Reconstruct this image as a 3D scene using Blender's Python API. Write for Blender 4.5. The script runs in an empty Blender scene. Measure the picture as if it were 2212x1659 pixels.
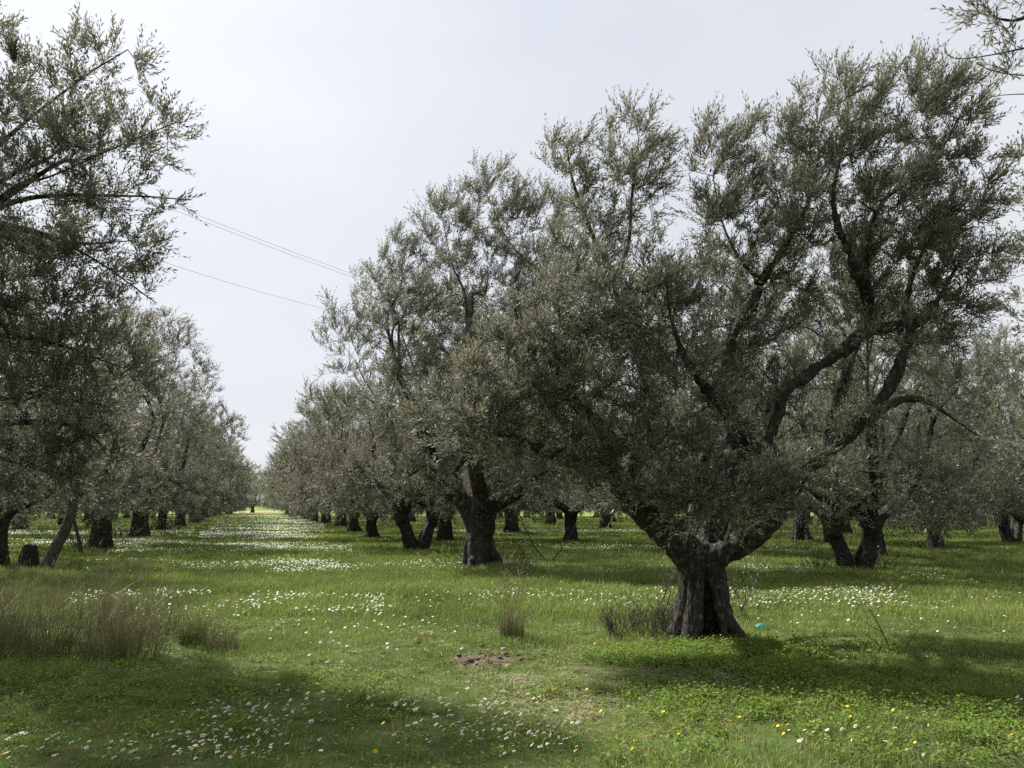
import bpy, math, random
import numpy as np
from mathutils import Vector, noise as mnoise

random.seed(7)
RNG = np.random.default_rng(11)
C = bpy.context.scene.collection
SC = bpy.context.scene

# ------------------------------------------------------------------ camera
EYE = np.array([0.0, 0.0, 1.6])
F_, CX, CY = 1720.0, 1106.0, 829.5            # focal length and centre in units of the photo viewed 2212 wide
PITCH, YAW = math.radians(8.677), math.radians(17.54)
FW = np.array([math.sin(YAW)*math.cos(PITCH), math.cos(YAW)*math.cos(PITCH), math.sin(PITCH)])
RT = np.array([math.cos(YAW), -math.sin(YAW), 0.0])
UP = np.cross(RT, FW)
cam_d = bpy.data.cameras.new("camera"); cam = bpy.data.objects.new("camera", cam_d); C.objects.link(cam)
cam.location = EYE
cam.rotation_euler = (math.pi/2 + PITCH, 0, -YAW)
cam_d.sensor_width = 36.0; cam_d.lens = 36.0*F_/2212.0
cam_d.clip_start = 0.05; cam_d.clip_end = 12000
SC.camera = cam

# ------------------------------------------------------------------ light
SUN_EL = math.radians(49.5); SUN_AZ = math.atan2(-0.62, 0.80)
SDIR = Vector((math.sin(SUN_AZ)*math.cos(SUN_EL), math.cos(SUN_AZ)*math.cos(SUN_EL), math.sin(SUN_EL)))
sd = bpy.data.lights.new("sun", 'SUN'); sd.energy = 5.0; sd.angle = math.radians(2.2); sd.color = (1.0, 0.965, 0.90)
sun = bpy.data.objects.new("sun", sd); C.objects.link(sun)
sun.rotation_euler = SDIR.to_track_quat('Z', 'Y').to_euler(); sun.location = (-20, 30, 40)

W = bpy.data.worlds.new("World"); SC.world = W; W.use_nodes = True
nt = W.node_tree; nt.nodes.clear()
def N(t, nt=None, **kw):
    n = nt.nodes.new(t)
    for k, v in kw.items(): setattr(n, k, v)
    return n
wo = N('ShaderNodeOutputWorld', nt); bg = N('ShaderNodeBackground', nt); bg2 = N('ShaderNodeBackground', nt); mixs = N('ShaderNodeMixShader', nt)
sky = N('ShaderNodeTexSky', nt); sky.sky_type = 'NISHITA'; sky.sun_disc = False
sky.sun_elevation = SUN_EL; sky.sun_rotation = SUN_AZ; sky.dust_density = 2.0; sky.air_density = 1.0
bg.inputs[1].default_value = 0.058
# thin high cloud over the whole sky, brighter around the sun
tc = N('ShaderNodeTexCoord', nt); mp = N('ShaderNodeMapping', nt); mp.inputs['Scale'].default_value = (1.0, 1.0, 2.6); mp.inputs['Rotation'].default_value = (0.2, 0.1, 0.6)
nz = N('ShaderNodeTexNoise', nt); nz.inputs['Scale'].default_value = 1.6; nz.inputs['Detail'].default_value = 5; nz.inputs['Roughness'].default_value = 0.5
cr = N('ShaderNodeValToRGB', nt); cr.color_ramp.elements[0].position = 0.30; cr.color_ramp.elements[0].color = (0.74, 0.78, 0.855, 1)
cr.color_ramp.elements[1].position = 0.72; cr.color_ramp.elements[1].color = (0.89, 0.905, 0.935, 1)
dp = N('ShaderNodeVectorMath', nt, operation='DOT_PRODUCT'); dp.inputs[1].default_value = SDIR
mx = N('ShaderNodeMath', nt, operation='MAXIMUM'); mx.inputs[1].default_value = 0.0
pw = N('ShaderNodeMath', nt, operation='POWER'); pw.inputs[1].default_value = 5.0
mu = N('ShaderNodeMath', nt, operation='MULTIPLY_ADD'); mu.inputs[1].default_value = 0.34; mu.inputs[2].default_value = 1.0
vs = N('ShaderNodeVectorMath', nt, operation='SCALE')
L = nt.links.new
L(tc.outputs['Generated'], mp.inputs[0]); L(mp.outputs[0], nz.inputs[0]); L(nz.outputs[0], cr.inputs[0])
L(tc.outputs['Generated'], dp.inputs[0]); L(dp.outputs['Value'], mx.inputs[0]); L(mx.outputs[0], pw.inputs[0]); L(pw.outputs[0], mu.inputs[0])
L(cr.outputs[0], vs.inputs[0]); L(mu.outputs[0], vs.inputs['Scale']); L(vs.outputs[0], bg2.inputs[0]); bg2.inputs[1].default_value = 0.505
L(sky.outputs[0], bg.inputs[0]); L(bg.outputs[0], mixs.inputs[1]); L(bg2.outputs[0], mixs.inputs[2]); mixs.inputs[0].default_value = 0.88
L(mixs.outputs[0], wo.inputs[0])

SC.view_settings.view_transform = 'Standard'; SC.view_settings.look = 'None'
SC.view_settings.exposure = 1.0; SC.view_settings.gamma = 1.0; SC.view_settings.use_curve_mapping = False
SC.render.engine = 'CYCLES'
SC.cycles.max_bounces = 6; SC.cycles.diffuse_bounces = 3; SC.cycles.transmission_bounces = 4; SC.cycles.glossy_bounces = 2
SC.cycles.use_denoising = False
SC.cycles.sample_clamp_indirect = 4.0

# ------------------------------------------------------------------ helpers
def pt(x, y, d):
    """a point of the place: direction of a photo position, at depth d (metres) in front of the camera"""
    return EYE + (FW + RT*((x-CX)/F_) + UP*((CY-y)/F_))*d
def gp(x, y):
    d = FW + RT*((x-CX)/F_) + UP*((CY-y)/F_)
    p = EYE + d*(-EYE[2]/d[2]); p[2] = gh(p[0], p[1]); return p
def gh(x, y):
    return 0.035*np.sin(x*0.55+1.3)*np.cos(y*0.43) + 0.02*np.sin(x*1.7+y*1.1) + 0.012*np.sin(y*2.3-x*0.7)
def tag(o, label=None, cat=None, group=None, kind=None):
    if label: o['label'] = label
    if cat: o['category'] = cat
    if group: o['group'] = group
    if kind: o['kind'] = kind
    return o
def link(name, me, parent=None, loc=(0, 0, 0), rotz=0.0, scale=1.0):
    o = bpy.data.objects.new(name, me); C.objects.link(o)
    if parent: o.parent = parent
    o.location = loc; o.rotation_euler = (0, 0, rotz); o.scale = (scale,)*3 if not isinstance(scale, (tuple, list)) else scale
    return o
def empty(name, loc, rotz=0.0, scale=1.0):
    o = bpy.data.objects.new(name, None); C.objects.link(o); o.empty_display_size = 0.3
    o.location = loc; o.rotation_euler = (0, 0, rotz); o.scale = (scale,)*3 if not isinstance(scale, tuple) else scale
    return o

class MB:
    """collects vertices and faces in numpy blocks"""
    def __init__(s): s.V = []; s.F3 = []; s.F4 = []; s.M3 = []; s.M4 = []; s.T = []; s.n = 0
    def add(s, V, F, mat=0, tint=None):
        V = np.asarray(V, float).reshape(-1, 3); F = np.asarray(F, int)
        if len(F) == 0: return
        (s.F3 if F.shape[1] == 3 else s.F4).append(F + s.n)
        (s.M3 if F.shape[1] == 3 else s.M4).append(np.full(len(F), mat))
        s.V.append(V); s.T.append(np.full(len(V), 0.5) if tint is None else np.broadcast_to(tint, (len(V),)).astype(float)); s.n += len(V)
    def arrays(s):
        V = np.concatenate(s.V); T = np.concatenate(s.T)
        F3 = np.concatenate(s.F3) if s.F3 else np.zeros((0, 3), int); F4 = np.concatenate(s.F4) if s.F4 else np.zeros((0, 4), int)
        M = np.concatenate(s.M3 + s.M4) if (s.M3 or s.M4) else np.zeros(0, int)
        return V, T, F3, F4, M
    def mesh(s, name, mats, smooth=False, loc=None):
        V, T, F3, F4, M = s.arrays()
        if loc is not None: V = V - np.asarray(loc)
        me = bpy.data.meshes.new(name)
        me.vertices.add(len(V)); me.vertices.foreach_set('co', V.astype(np.float32).ravel())
        nl = F3.size + F4.size; me.loops.add(nl); me.loops.foreach_set('vertex_index', np.concatenate([F3.ravel(), F4.ravel()]).astype(np.int32))
        npo = len(F3) + len(F4); me.polygons.add(npo)
        st = np.concatenate([np.arange(len(F3))*3, F3.size + np.arange(len(F4))*4]).astype(np.int32)
        me.polygons.foreach_set('loop_start', st)
        me.polygons.foreach_set('material_index', M.astype(np.int32))
        if smooth: me.polygons.foreach_set('use_smooth', np.ones(npo, bool))
        at = me.attributes.new('tint', 'FLOAT', 'POINT'); at.data.foreach_set('value', T.astype(np.float32))
        me.update(calc_edges=True)
        for m in mats: me.materials.append(m)
        return me

def norm(a): return a/np.maximum(np.linalg.norm(a, axis=-1, keepdims=True), 1e-9)
def tube(mb, P, R, sides=6, mat=0, cap=True, tint=None, lobes=None):
    P = np.asarray(P, float); R = np.asarray(R, float)*np.ones(len(P)); n = len(P)
    T = norm(np.gradient(P, axis=0)); ref = np.array([0.31, 0.2, 0.93]) if abs(T[0] @ np.array([0.31, 0.2, 0.93])) < 0.9 else np.array([1., 0, 0])
    A = norm(np.cross(T, ref)); B = np.cross(T, A)
    a = np.arange(sides)*2*math.pi/sides
    V = P[:, None] + (A[:, None]*np.cos(a)[None, :, None] + B[:, None]*np.sin(a)[None, :, None])*R[:, None, None]
    V = V.reshape(-1, 3); i = np.arange(n-1)[:, None]*sides; j = np.arange(sides)[None]; k = (j+1) % sides
    F = np.stack([i+j, i+k, i+sides+k, i+sides+j], -1).reshape(-1, 4)
    base = mb.n
    mb.add(V, F, mat, tint)
    if cap:
        mb.add([P[0]-T[0]*R[0]*0.5, P[-1]+T[-1]*R[-1]*0.5], np.zeros((0, 3), int))
        c = np.array([P[0]-T[0]*R[0]*0.5, P[-1]+T[-1]*R[-1]*0.5])
        V2 = np.concatenate([V[:sides], c[:1], V[-sides:], c[1:]])
        jj = np.arange(sides); kk = (jj+1) % sides
        F2 = np.concatenate([np.stack([kk, jj, np.full(sides, sides)], -1), np.stack([sides+1+jj, sides+1+kk, np.full(sides, 2*sides+1)], -1)])
        mb.add(V2, F2, mat, tint)
def catmull(P, step=0.2, R=None):
    P = np.asarray(P, float); Q = np.vstack([2*P[0]-P[1], P, 2*P[-1]-P[-2]]); out = []; ro = []
    for i in range(len(P)-1):
        p0, p1, p2, p3 = Q[i:i+4]; m = max(2, int(np.linalg.norm(p2-p1)/step)+1)
        for t in np.arange(m)/m:
            out.append(0.5*((2*p1)+(-p0+p2)*t+(2*p0-5*p1+4*p2-p3)*t*t+(-p0+3*p1-3*p2+p3)*t**3))
            if R is not None: ro.append(R[i]*(1-t)+R[i+1]*t)
    out.append(P[-1]); 
    if R is not None: ro.append(R[-1]); return np.array(out), np.array(ro)
    return np.array(out)

# ------------------------------------------------------------------ materials
def mat(name):
    m = bpy.data.materials.new(name); m.use_nodes = True; nt = m.node_tree; nt.nodes.clear()
    return m, nt
def ramp(nt, cols):
    r = N('ShaderNodeValToRGB', nt); e = r.color_ramp.elements
    while len(e) < len(cols): e.new(0.5)
    for k, (p, c) in enumerate(cols): e[k].position = p; e[k].color = (*c, 1)
    return r
def leafy(name, top, under, rough=0.45, transl=0.18, tcol=None, gloss=0.5):
    """two-sided leaf: top and underside colours, a little light passing through; tint varies from leaf to leaf"""
    m, nt = mat(name); L = nt.links.new
    at = N('ShaderNodeAttribute', nt, attribute_name='tint')
    rt = ramp(nt, top); ru = ramp(nt, under); L(at.outputs['Fac'], rt.inputs[0]); L(at.outputs['Fac'], ru.inputs[0])
    ge = N('ShaderNodeNewGeometry', nt); mc = N('ShaderNodeMix', nt, data_type='RGBA')
    L(ge.outputs['Backfacing'], mc.inputs['Factor']); L(rt.outputs[0], mc.inputs[6]); L(ru.outputs[0], mc.inputs[7])
    oi = N('ShaderNodeObjectInfo', nt)
    hv = N('ShaderNodeHueSaturation', nt); mr = N('ShaderNodeMapRange', nt); mr.inputs[3].default_value = 0.78; mr.inputs[4].default_value = 1.2
    L(oi.outputs['Random'], mr.inputs[0]); L(mr.outputs[0], hv.inputs['Value']); L(mc.outputs[2], hv.inputs['Color'])
    pb = N('ShaderNodeBsdfPrincipled', nt); L(hv.outputs[0], pb.inputs['Base Color']); pb.inputs['Roughness'].default_value = rough
    pb.inputs['Specular IOR Level'].default_value = gloss
    tr = N('ShaderNodeBsdfTranslucent', nt); ms = N('ShaderNodeMixShader', nt); ms.inputs[0].default_value = transl
    if tcol: tr.inputs[0].default_value = (*tcol, 1)
    else: L(rt.outputs[0], tr.inputs[0])
    o = N('ShaderNodeOutputMaterial', nt); L(pb.outputs[0], ms.inputs[1]); L(tr.outputs[0], ms.inputs[2]); L(ms.outputs[0], o.inputs[0])
    return m
M_LEAF = leafy('olive_leaf', [(0.0, (0.020, 0.023, 0.013)), (0.5, (0.045, 0.050, 0.029)), (0.93, (0.115, 0.118, 0.070)), (1.0, (0.22, 0.17, 0.07))],
               [(0.0, (0.08, 0.084, 0.066)), (0.5, (0.18, 0.184, 0.15)), (1.0, (0.40, 0.395, 0.33))], 0.55, 0.21, (0.30, 0.30, 0.19), 0.32)
M_WEED = leafy('weed_leaf', [(0.0, (0.07, 0.12, 0.018)), (1.0, (0.16, 0.215, 0.04))], [(0.0, (0.09, 0.14, 0.03)), (1.0, (0.16, 0.21, 0.06))], 0.7, 0.35, (0.24, 0.36, 0.05), 0.15)
M_SUCKER = leafy('sucker_leaf', [(0.0, (0.035, 0.05, 0.02)), (1.0, (0.08, 0.10, 0.035))], [(0.0, (0.12, 0.14, 0.09)), (1.0, (0.16, 0.18, 0.12))], 0.5, 0.1)

def ground_noise(nt, scale, detail=3, vec=None):
    g = N('ShaderNodeNewGeometry', nt); n = N('ShaderNodeTexNoise', nt); n.inputs['Scale'].default_value = scale; n.inputs['Detail'].default_value = detail
    nt.links.new(g.outputs['Position'], n.inputs['Vector']); return n
def grass_mat(name, dark, mid, lite, dry, drymix=0.35, transl=0.32):
    m, nt = mat(name); L = nt.links.new
    at = N('ShaderNodeAttribute', nt, attribute_name='tint')
    r = ramp(nt, [(0.0, dark), (0.45, mid), (1.0, lite)])
    n1 = ground_noise(nt, 0.55, 4); n2 = ground_noise(nt, 2.3, 3)
    ad = N('ShaderNodeMath', nt, operation='MULTIPLY_ADD'); ad.inputs[1].default_value = 1.1; L(n1.outputs[0], ad.inputs[0])
    sb = N('ShaderNodeMath', nt, operation='MULTIPLY_ADD'); sb.inputs[1].default_value = 0.55; sb.inputs[2].default_value = -0.45; L(at.outputs['Fac'], sb.inputs[0]); L(sb.outputs[0], ad.inputs[2])
    L(ad.outputs[0], r.inputs[0])
    mr = N('ShaderNodeMapRange', nt); mr.inputs[1].default_value = 0.56; mr.inputs[2].default_value = 0.74; mr.inputs[4].default_value = drymix
    L(n2.outputs[0], mr.inputs[0]); mc = N('ShaderNodeMix', nt, data_type='RGBA'); L(mr.outputs[0], mc.inputs['Factor']); L(r.outputs[0], mc.inputs[6]); mc.inputs[7].default_value = (*dry, 1)
    d = N('ShaderNodeBsdfPrincipled', nt); L(mc.outputs[2], d.inputs['Base Color']); d.inputs['Roughness'].default_value = 0.55; d.inputs['Specular IOR Level'].default_value = 0.3
    t = N('ShaderNodeBsdfTranslucent', nt); L(mc.outputs[2], t.inputs[0]); ms = N('ShaderNodeMixShader', nt); ms.inputs[0].default_value = transl
    o = N('ShaderNodeOutputMaterial', nt); L(d.outputs[0], ms.inputs[1]); L(t.outputs[0], ms.inputs[2]); L(ms.outputs[0], o.inputs[0])
    return m
M_GRASS = grass_mat('grass_blade', (0.085, 0.130, 0.026), (0.190, 0.252, 0.058), (0.31, 0.355, 0.11), (0.27, 0.225, 0.12))
M_TALL = grass_mat('tall_grass_blade', (0.055, 0.075, 0.022), (0.155, 0.145, 0.06), (0.30, 0.235, 0.13), (0.20, 0.14, 0.08), 0.4, 0.3)
def simple(name, col, rough=0.6, transl=0.0, spec=0.3, var=0.0, vscale=8.0):
    m, nt = mat(name); L = nt.links.new
    p = N('ShaderNodeBsdfPrincipled', nt); p.inputs['Base Color'].default_value = (*col, 1); p.inputs['Roughness'].default_value = rough; p.inputs['Specular IOR Level'].default_value = spec
    if var:
        n = ground_noise(nt, vscale, 4); r = ramp(nt, [(0.3, tuple(c*(1-var) for c in col)), (0.7, tuple(min(1, c*(1+var)) for c in col))]); L(n.outputs[0], r.inputs[0]); L(r.outputs[0], p.inputs['Base Color'])
    o = N('ShaderNodeOutputMaterial', nt)
    if transl:
        t = N('ShaderNodeBsdfTranslucent', nt); t.inputs[0].default_value = (*col, 1); ms = N('ShaderNodeMixShader', nt); ms.inputs[0].default_value = transl
        L(p.outputs[0], ms.inputs[1]); L(t.outputs[0], ms.inputs[2]); L(ms.outputs[0], o.inputs[0])
    else: L(p.outputs[0], o.inputs[0])
    return m
M_PETAL = simple('daisy_petal', (0.86, 0.87, 0.83), 0.6, 0.4)
M_EYE = simple('flower_eye', (0.75, 0.50, 0.04), 0.7)
M_YELLOW = simple('yellow_petal', (0.90, 0.60, 0.03), 0.55, 0.2)
M_STEM = simple('flower_stem', (0.09, 0.15, 0.03), 0.6, 0.2)
M_TWIG = simple('olive_twig', (0.085, 0.078, 0.062), 0.8, var=0.3)
M_DEAD = simple('dry_twig', (0.055, 0.046, 0.036), 0.85, var=0.35)
M_STRAW = simple('dry_straw', (0.30, 0.25, 0.16), 0.7, 0.2, var=0.25)
M_WIRE = simple('wire_metal', (0.12, 0.12, 0.125), 0.5)
M_STONE = simple('stone_grey', (0.23, 0.19, 0.145), 0.9, var=0.3, vscale=30)
M_TEAL = simple('teal_plastic', (0.04, 0.27, 0.24), 0.4, 0.2, 0.4)
M_HILL = simple('hill_woods', (0.07, 0.10, 0.07), 0.9, var=0.3, vscale=0.01)

def bark_mat(name, dark, mid, lichen, lich=0.6):
    m, nt = mat(name); L = nt.links.new
    tc = N('ShaderNodeTexCoord', nt); mp = N('ShaderNodeMapping', nt); mp.inputs['Scale'].default_value = (1, 1, 0.22)
    n = N('ShaderNodeTexNoise', nt); n.inputs['Scale'].default_value = 26; n.inputs['Detail'].default_value = 8; n.inputs['Roughness'].default_value = 0.65; n.inputs['Distortion'].default_value = 0.7
    v = N('ShaderNodeTexVoronoi', nt); v.feature = 'DISTANCE_TO_EDGE'; v.inputs['Scale'].default_value = 18
    L(tc.outputs['Object'], mp.inputs[0]); L(mp.outputs[0], n.inputs[0]); L(mp.outputs[0], v.inputs[0])
    r = ramp(nt, [(0.30, dark), (0.55, mid), (0.75, tuple(c*1.5 for c in mid))]); L(n.outputs[0], r.inputs[0])
    n2 = N('ShaderNodeTexNoise', nt); n2.inputs['Scale'].default_value = 13.0; n2.inputs['Detail'].default_value = 9; n2.inputs['Roughness'].default_value = 0.7; L(tc.outputs['Object'], n2.inputs[0])
    mr = N('ShaderNodeMapRange', nt); mr.inputs[1].default_value = 0.54; mr.inputs[2].default_value = 0.62; mr.inputs[4].default_value = lich; L(n2.outputs[0], mr.inputs[0])
    mc = N('ShaderNodeMix', nt, data_type='RGBA'); L(mr.outputs[0], mc.inputs['Factor']); L(r.outputs[0], mc.inputs[6]); mc.inputs[7].default_value = (*lichen, 1)
    ml = N('ShaderNodeMath', nt, operation='MINIMUM'); ml.inputs[1].default_value = 0.18; L(v.outputs['Distance'], ml.inputs[0])
    ad = N('ShaderNodeMath', nt, operation='MULTIPLY_ADD'); ad.inputs[1].default_value = 3.0; L(ml.outputs[0], ad.inputs[0]); L(n.outputs[0], ad.inputs[2])
    b = N('ShaderNodeBump', nt); b.inputs['Strength'].default_value = 0.9; b.inputs['Distance'].default_value = 0.02; L(ad.outputs[0], b.inputs['Height'])
    p = N('ShaderNodeBsdfPrincipled', nt); p.inputs['Roughness'].default_value = 0.9; p.inputs['Specular IOR Level'].default_value = 0.2
    L(mc.outputs[2], p.inputs['Base Color']); L(b.outputs[0], p.inputs['Normal'])
    o = N('ShaderNodeOutputMaterial', nt); L(p.outputs[0], o.inputs[0]); return m
M_BARK = bark_mat('olive_bark', (0.010, 0.008, 0.006), (0.040, 0.034, 0.028), (0.17, 0.165, 0.14))
M_BARKG = bark_mat('lichen_bark', (0.03, 0.027, 0.022), (0.085, 0.08, 0.068), (0.20, 0.20, 0.17), 0.6)

# ground: soil under the grass with thin patches, greener and paler further off where the blades merge
def ground_mat():
    m, nt = mat('meadow_ground'); L = nt.links.new
    n1 = ground_noise(nt, 0.55, 4); n2 = ground_noise(nt, 9.0, 6); n3 = ground_noise(nt, 0.05, 4)
    r1 = ramp(nt, [(0.30, (0.030, 0.052, 0.012)), (0.55, (0.055, 0.085, 0.020)), (0.75, (0.085, 0.115, 0.03))]); L(n1.outputs[0], r1.inputs[0])
    r2 = ramp(nt, [(0.35, (0.060, 0.042, 0.026)), (0.7, (0.12, 0.09, 0.055))]); L(n2.outputs[0], r2.inputs[0])
    mr = N('ShaderNodeMapRange', nt); mr.inputs[1].default_value = 0.50; mr.inputs[2].default_value = 0.66; L(n2.outputs[0], mr.inputs[0])
    mc = N('ShaderNodeMix', nt, data_type='RGBA'); L(mr.outputs[0], mc.inputs['Factor']); L(r1.outputs[0], mc.inputs[6]); L(r2.outputs[0], mc.inputs[7])
    # far meadow colour
    r3 = ramp(nt, [(0.35, (0.10, 0.16, 0.03)), (0.65, (0.16, 0.20, 0.05))]); L(n3.outputs[0], r3.inputs[0])
    g = N('ShaderNodeNewGeometry', nt); ln = N('ShaderNodeVectorMath', nt, operation='LENGTH'); L(g.outputs['Position'], ln.inputs[0])
    m2 = N('ShaderNodeMapRange', nt); m2.inputs[1].default_value = 35; m2.inputs[2].default_value = 90; L(ln.outputs['Value'], m2.inputs[0])
    mc2 = N('ShaderNodeMix', nt, data_type='RGBA'); L(m2.outputs[0], mc2.inputs['Factor']); L(mc.outputs[2], mc2.inputs[6]); L(r3.outputs[0], mc2.inputs[7])
    b = N('ShaderNodeBump', nt); b.inputs['Strength'].default_value = 0.8; b.inputs['Distance'].default_value = 0.03; L(n2.outputs[0], b.inputs['Height'])
    p = N('ShaderNodeBsdfPrincipled', nt); p.inputs['Roughness'].default_value = 0.95; p.inputs['Specular IOR Level'].default_value = 0.1
    L(mc2.outputs[2], p.inputs['Base Color']); L(b.outputs[0], p.inputs['Normal'])
    o = N('ShaderNodeOutputMaterial', nt); L(p.outputs[0], o.inputs[0]); return m
M_GROUND = ground_mat()
M_SOIL = simple('bare_soil', (0.085, 0.063, 0.042), 0.95, var=0.45, vscale=14)
M_FIELD = simple('dry_field', (0.24, 0.21, 0.10), 0.95, var=0.3, vscale=0.15)

# ------------------------------------------------------------------ ground
def axis(a):
    s = np.concatenate([np.arange(0, 14, 0.35), np.arange(14, 40, 1.3), np.arange(40, 160, 8), [160, 220, 320, 500, 900, 2000, 5000]])
    return np.concatenate([-s[:0:-1], s]) + a
gx = axis(3.0); gy = axis(8.0)
X, Y = np.meshgrid(gx, gy, indexing='ij'); Z = gh(X, Y)
nx, ny = X.shape; i = np.arange(nx-1)[:, None]*ny; j = np.arange(ny-1)[None]
mb = MB(); mb.add(np.stack([X, Y, Z], -1).reshape(-1, 3), np.stack([i+j, i+ny+j, i+ny+j+1, i+j+1], -1).reshape(-1, 4))
tag(link('ground', mb.mesh('ground', [M_GROUND], True)), kind='structure')

# dry field strip beyond the end of the aisle
mb = MB(); xs = np.linspace(-16, 26, 40); e0 = 158+2*np.sin(xs*0.2); e1 = 236+4*np.sin(xs*0.11)
V = np.concatenate([np.stack([xs, e0, 0*xs+0.10], -1), np.stack([xs, e1, 0*xs+0.12], -1)]); k = np.arange(39)
mb.add(V, np.stack([k, k+1, k+41, k+40], -1)); tag(link('field', mb.mesh('field', [M_FIELD])), kind='structure')
# far hill
mb = MB(); xs = np.linspace(-2600, 2600, 80); hz = 80+75*np.exp(-((xs+120)/420)**2)+60*np.exp(-((xs-1400)/600)**2)+12*np.sin(xs*0.013)
V = np.concatenate([np.stack([xs, 0*xs+3300, 0*xs-5], -1), np.stack([xs, 0*xs+3800, hz], -1), np.stack([xs, 0*xs+4700, 0*xs-5], -1)]); k = np.arange(79)
mb.add(V, np.concatenate([np.stack([k, k+1, k+81, k+80], -1), np.stack([k+80, k+81, k+161, k+160], -1)])); tag(link('hill', mb.mesh('hill', [M_HILL], True)), kind='structure')

# ------------------------------------------------------------------ olive trees
WIND = RT*0.42 + np.array([0, 0, 0.0])
def remesh(mb, voxel, amp, seed, smooth_it=1):
    me = mb.mesh('trunk_work', [])
    o = link('trunk_work', me)
    r = o.modifiers.new('r', 'REMESH'); r.mode = 'VOXEL'; r.voxel_size = voxel
    s = o.modifiers.new('s', 'SMOOTH'); s.factor = 0.6; s.iterations = smooth_it
    dg = bpy.context.evaluated_depsgraph_get(); dg.update()
    out = bpy.data.meshes.new_from_object(o.evaluated_get(dg))
    bpy.data.objects.remove(o); bpy.data.meshes.remove(me)
    n = len(out.vertices); co = np.empty(n*3, np.float32); no = np.empty(n*3, np.float32)
    out.vertices.foreach_get('co', co); out.vertices.foreach_get('normal', no); co = co.reshape(-1, 3); no = no.reshape(-1, 3)
    d = np.empty(n); off = seed*3.7
    for q in range(n):
        x, y, z = co[q]
        d[q] = mnoise.noise((x*3.1+off, y*3.1, z*1.1))*1.6 + mnoise.noise((x*7+off, y*7, z*2.2))*1.0 + mnoise.noise((x*18+off, y*18, z*6))*0.55 + (1-abs(mnoise.noise((x*9, y*9+off, z*1.3)))*3.0)*0.9 + mnoise.noise((x*34, y*34+off, z*12))*0.35
    co += no*(d*amp)[:, None]
    out.vertices.foreach_set('co', co.ravel()); out.polygons.foreach_set('use_smooth', np.ones(len(out.polygons), bool))
    out.update(); return out

def grow(limbs, clusters, rng, step=0.3, tip=0.0035):
    """branches grown from the limbs to every foliage cluster"""
    pos = []; par = []; rad = []; isl = []; 
    for P, R in limbs:
        P, R = catmull(P, 0.22, R); s = len(pos)
        for q in range(len(P)): pos.append(P[q]); par.append(s+q-1 if q else -1); rad.append(R[q]); isl.append(True)
    n0 = len(pos); N_ = n0 + len(clusters)*24
    PA = np.zeros((N_, 3)); PA[:n0] = pos; par = par + [0]*(N_-n0); plen = np.zeros(N_); n = n0
    start_ok = np.zeros(N_, bool); start_ok[:n0] = np.array(rad) < 0.125
    if not start_ok[:n0].any(): start_ok[:n0] = True
    lp = PA[:n0][start_ok[:n0]]
    dmin = np.array([np.min(np.linalg.norm(lp-c, axis=1)) for c in clusters]); order = np.argsort(dmin)
    dirs = np.zeros((N_, 3)); dirs[1:n0] = norm(PA[1:n0]-PA[:n0-1])
    tips = np.zeros(len(clusters), int)
    for ci in order:
        c = clusters[ci]; v = c-PA[:n]; d = np.linalg.norm(v, axis=1)
        al = (v*dirs[:n]).sum(1)/np.maximum(d, 1e-6)
        cost = d*(1.35-0.35*al) + 0.16*plen[:n]; cost[~start_ok[:n]] = 1e9
        s = int(np.argmin(cost)); D = d[s]; m = max(1, int(round(D/step)))
        a = PA[s]; b = c; t0 = dirs[s]*0.35*D
        ctl = a + t0*0.8 + (b-a)*0.28 + rng.normal(0, 0.06, 3)*D
        prev = s
        for q in range(1, m+1):
            t = q/m; p = (1-t)**2*a + 2*t*(1-t)*ctl + t*t*b
            if q < m: p = p + rng.normal(0, 0.018, 3)
            PA[n] = p; par[n] = prev; dv = p-PA[prev]; ln = np.linalg.norm(dv); dirs[n] = dv/max(ln, 1e-6); plen[n] = plen[prev]+ln; start_ok[n] = True
            prev = n; n += 1
        tips[ci] = prev
    PA = PA[:n]; par = np.array(par[:n]); r = np.zeros(n)
    acc = np.zeros(n); kids = [[] for _ in range(n)]
    for q in range(n-1, n0-1, -1):
        r[q] = max(tip, acc[q]**(1/2.4)); acc[par[q]] += r[q]**2.4; kids[par[q]].append(q)
    r[:n0] = rad
    return PA, par, r, n0, kids, tips, dirs[:n]

def branch_mesh(PA, par, r, n0, kids, name, thick=1.0, mn=0.0, tails=(), cut=0.04):
    mb = MB()
    for P, R in tails:
        P2, R2 = catmull(P, 0.15, R); k = np.where(R2 <= cut*1.3)[0]
        if len(k) > 1: tube(mb, P2[k[0]:], R2[k[0]:]*.97, 6, 0, False)
    heads = [q for q in range(n0, len(PA)) if par[q] < n0 or max(kids[par[q]], key=lambda k: r[k]) != q]
    for h in heads:
        ch = [par[h], h]; q = h
        while kids[q]:
            q = max(kids[q], key=lambda k: r[k]); ch.append(q)
        R = np.array([min(r[ch[1]]*1.15, 0.06)] + [r[k] for k in ch[1:]])*thick
        R = np.maximum(R, mn)
        s = 3 if R[0] < 0.009 else 4 if R[0] < 0.02 else 6
        tube(mb, PA[ch], R, s, 0, False)
    return mb.mesh(name, [M_BARK], True)

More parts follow.
